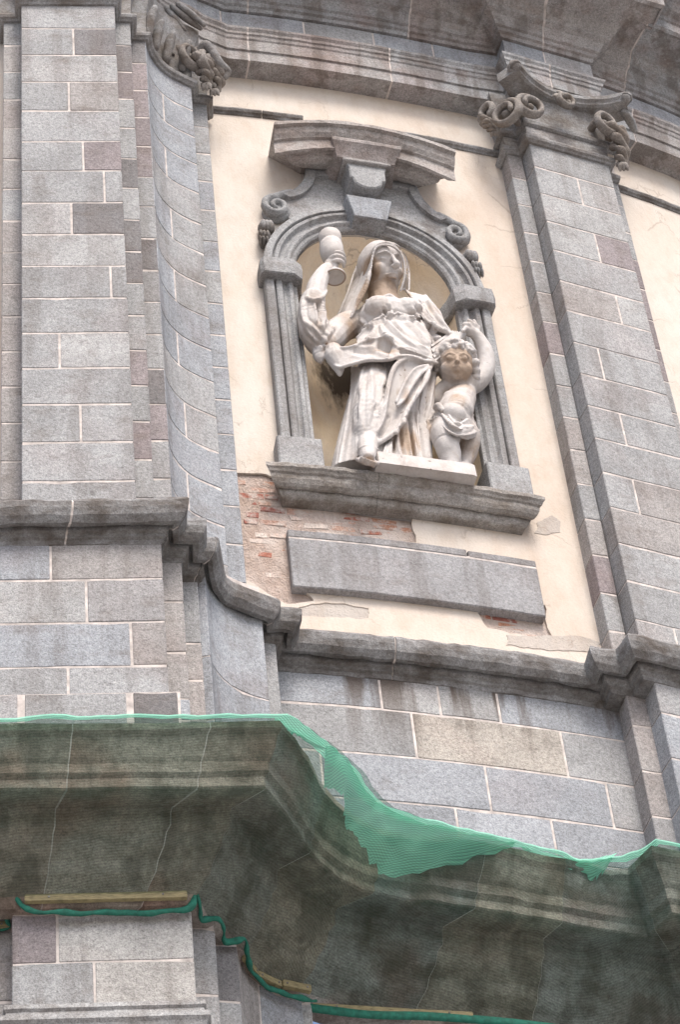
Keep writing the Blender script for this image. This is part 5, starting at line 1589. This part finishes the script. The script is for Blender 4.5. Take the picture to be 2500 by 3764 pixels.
FO = fold([[(0.897,14.557,14.430), (1.090,14.668,14.430), (1.284,14.771,14.430), (1.398,14.783,14.430), (1.524,14.747,14.430)],
           [(0.917,14.597,14.380), (1.054,14.663,14.330), (1.215,14.722,14.330), (1.341,14.807,14.280), (1.441,14.787,14.340)]], 8, .014, 6)
uvmesh('added_net_lit_fold', *FO[:2], FO[2], 'net_lit', net)
FO = fold([[(-0.547,13.136,14.460), (-0.437,13.263,14.460), (-0.257,13.406,14.440)], [(-0.565,13.191,14.360), (-0.414,13.267,14.400), (-0.260,13.416,14.420)]], 10, .004, 8)
uvmesh('added_net_lit_fold', *FO[:2], FO[2], 'net_lit', net)
# folded selvedge along the top edge, painted with the same backlit mint
V, F, UV = [], [], []
for q, r in enumerate(rowsN):
    n_ = noise.noise(Vector((q * .13, 2.0, 0)))
    kk = 7 if n_ > .25 else 6
    for k in range(3, kk + 1) if False else (3, 4, 5, 6):
        p = Vector(NV[r[k]])
        if k == 6:
            p = p.lerp(Vector(NV[r[5]]), min(.95, max(0, .55 - n_ * 1.3)))
        V.append(tuple(p + Vector((0, -.007, .004)))); UV.append((NUV[r[k]][0], NUV[r[k]][1]))
for q in range(len(rowsN) - 1):
    for k in range(3):
        a = q * 4 + k
        F.append((a, a + 4, a + 5, a + 1))
uvmesh('net_selvedge', V, F, UV, 'net_lit', net)

# ------------------------------------------------------------------ battens that clamp the net
def beam(name, a, b, w, h, label, group='wooden battens clamping the net'):
    a, b = Vector(a), Vector(b)
    t = (b - a).normalized(); n = Vector((t.y, -t.x, 0)).normalized(); up = Vector((0, 0, 1))
    R = []
    L = (b - a).length
    for d, k in ((0, .004), (.006, 0), (L * .33, .0), (L * .66, .001), (L - .006, 0), (L, .004)):
        c = a + t * d
        R.append([tuple(c + n * (w - k) + up * (h / 2 - k)), tuple(c + n * (w - k) - up * (h / 2 - k)), tuple(c - up * (h / 2 - k)), tuple(c + up * (h / 2 - k))])
    V, F = rings(R)
    o = mesh(name, V, F, 'wood')
    tag(o, label, 'batten', group)
    V, F = [], []
    for d in (.15, .85):
        c = a + t * L * d + n * (w + .001)
        for r0 in (0,):
            s = len(V)
            for z in (0, .004):
                for k in range(8):
                    q = c + n * z + t * (math.cos(k * .785) * .007) + up * (math.sin(k * .785) * .007)
                    V.append(tuple(q))
            F += [(s + k, s + (k + 1) % 8, s + 8 + (k + 1) % 8, s + 8 + k) for k in range(8)] + [tuple(s + 8 + k for k in range(8))]
    mesh('nail', V, F, 'dirty', o)
    return o
zb = 13.47
def bb(p, q, o, z=zb):
    t = unit(p, q)
    return ((p[0] + t[1] * o, p[1] - t[0] * o, z), (q[0] + t[1] * o, q[1] - t[0] * o, z))
beam('wooden_batten', *bb((-2.16, 13.511), (-1.20, 13.651), .085), .032, .05, 'long straight batten across the top of the lower pier')
beam('wooden_batten', *bb((-2.6, 13.60), (-2.27, 13.65), .03, 13.45), .03, .045, 'short batten stub cut by the left picture edge')
beam('wooden_batten', (-.925, 14.16, zb - .02), (-.865, 14.33, zb - .02), .03, .045, 'steep short batten at the top of the concave lower corner')
beam('wooden_batten', (-.858, 14.345, zb - .02), (-.725, 14.475, zb - .02), .03, .045, 'middle slanting batten on the concave lower corner')
beam('wooden_batten', (-.715, 14.482, zb - .01), (-.545, 14.57, zb - .01), .035, .05, 'lowest right batten ending the concave lower corner')
beam('wooden_batten', (-.545, 14.70, 13.44), (.45, 14.98, 13.44), .02, .035, 'long batten at the bottom edge under the dark wall')
V, F = [], []
hp = [(-2.62, 13.55, 13.41), (-2.30, 13.60, 13.42), (-2.275, 13.55, 13.46), (-2.262, 13.45, 13.50), (-2.20, 13.42, 13.52), (-2.10, 13.44, 13.395), (-1.6, 13.54, 13.39), (-1.22, 13.595, 13.40), (-1.15, 13.59, 13.50), (-1.125, 13.63, 13.47), (-1.135, 13.72, 13.43), (-1.10, 13.77, 13.45), (-1.02, 13.79, 13.46), (-1.0, 13.87, 13.44), (-1.0, 13.95, 13.42), (-.94, 13.97, 13.43), (-.89, 14.0, 13.46), (-.89, 14.12, 13.43), (-.855, 14.30, 13.40), (-.73, 14.45, 13.40), (-.56, 14.56, 13.39), (-.51, 14.58, 13.39)]
hp = [p + Vector((noise.noise(p * 8), noise.noise(p * 8 + Vector((9, 0, 0))), noise.noise(p * 8 + Vector((0, 7, 0))))) * .018 for p in catmull(hp, 7)]
tube(V, F, hp, [max(.006, .012 + .012 * noise.noise(p * 14)) for p in hp], 8, 1.4, (0, 0, 1), 2)
hm = mesh('net_hem', V, F, 'hem', net, None, True)
V, F = [], []
hp = [(-.56, 14.68, 13.42), (-.2, 14.79, 13.40), (.2, 14.90, 13.41), (.7, 15.06, 13.41), (1.3, 15.3, 13.41)]
tube(V, F, hp, .02, 9, 1.6)
mesh('net_hem', V, F, 'hem', net, None, True)
for o in bpy.data.objects:
    if '_local' in o: del o['_local']
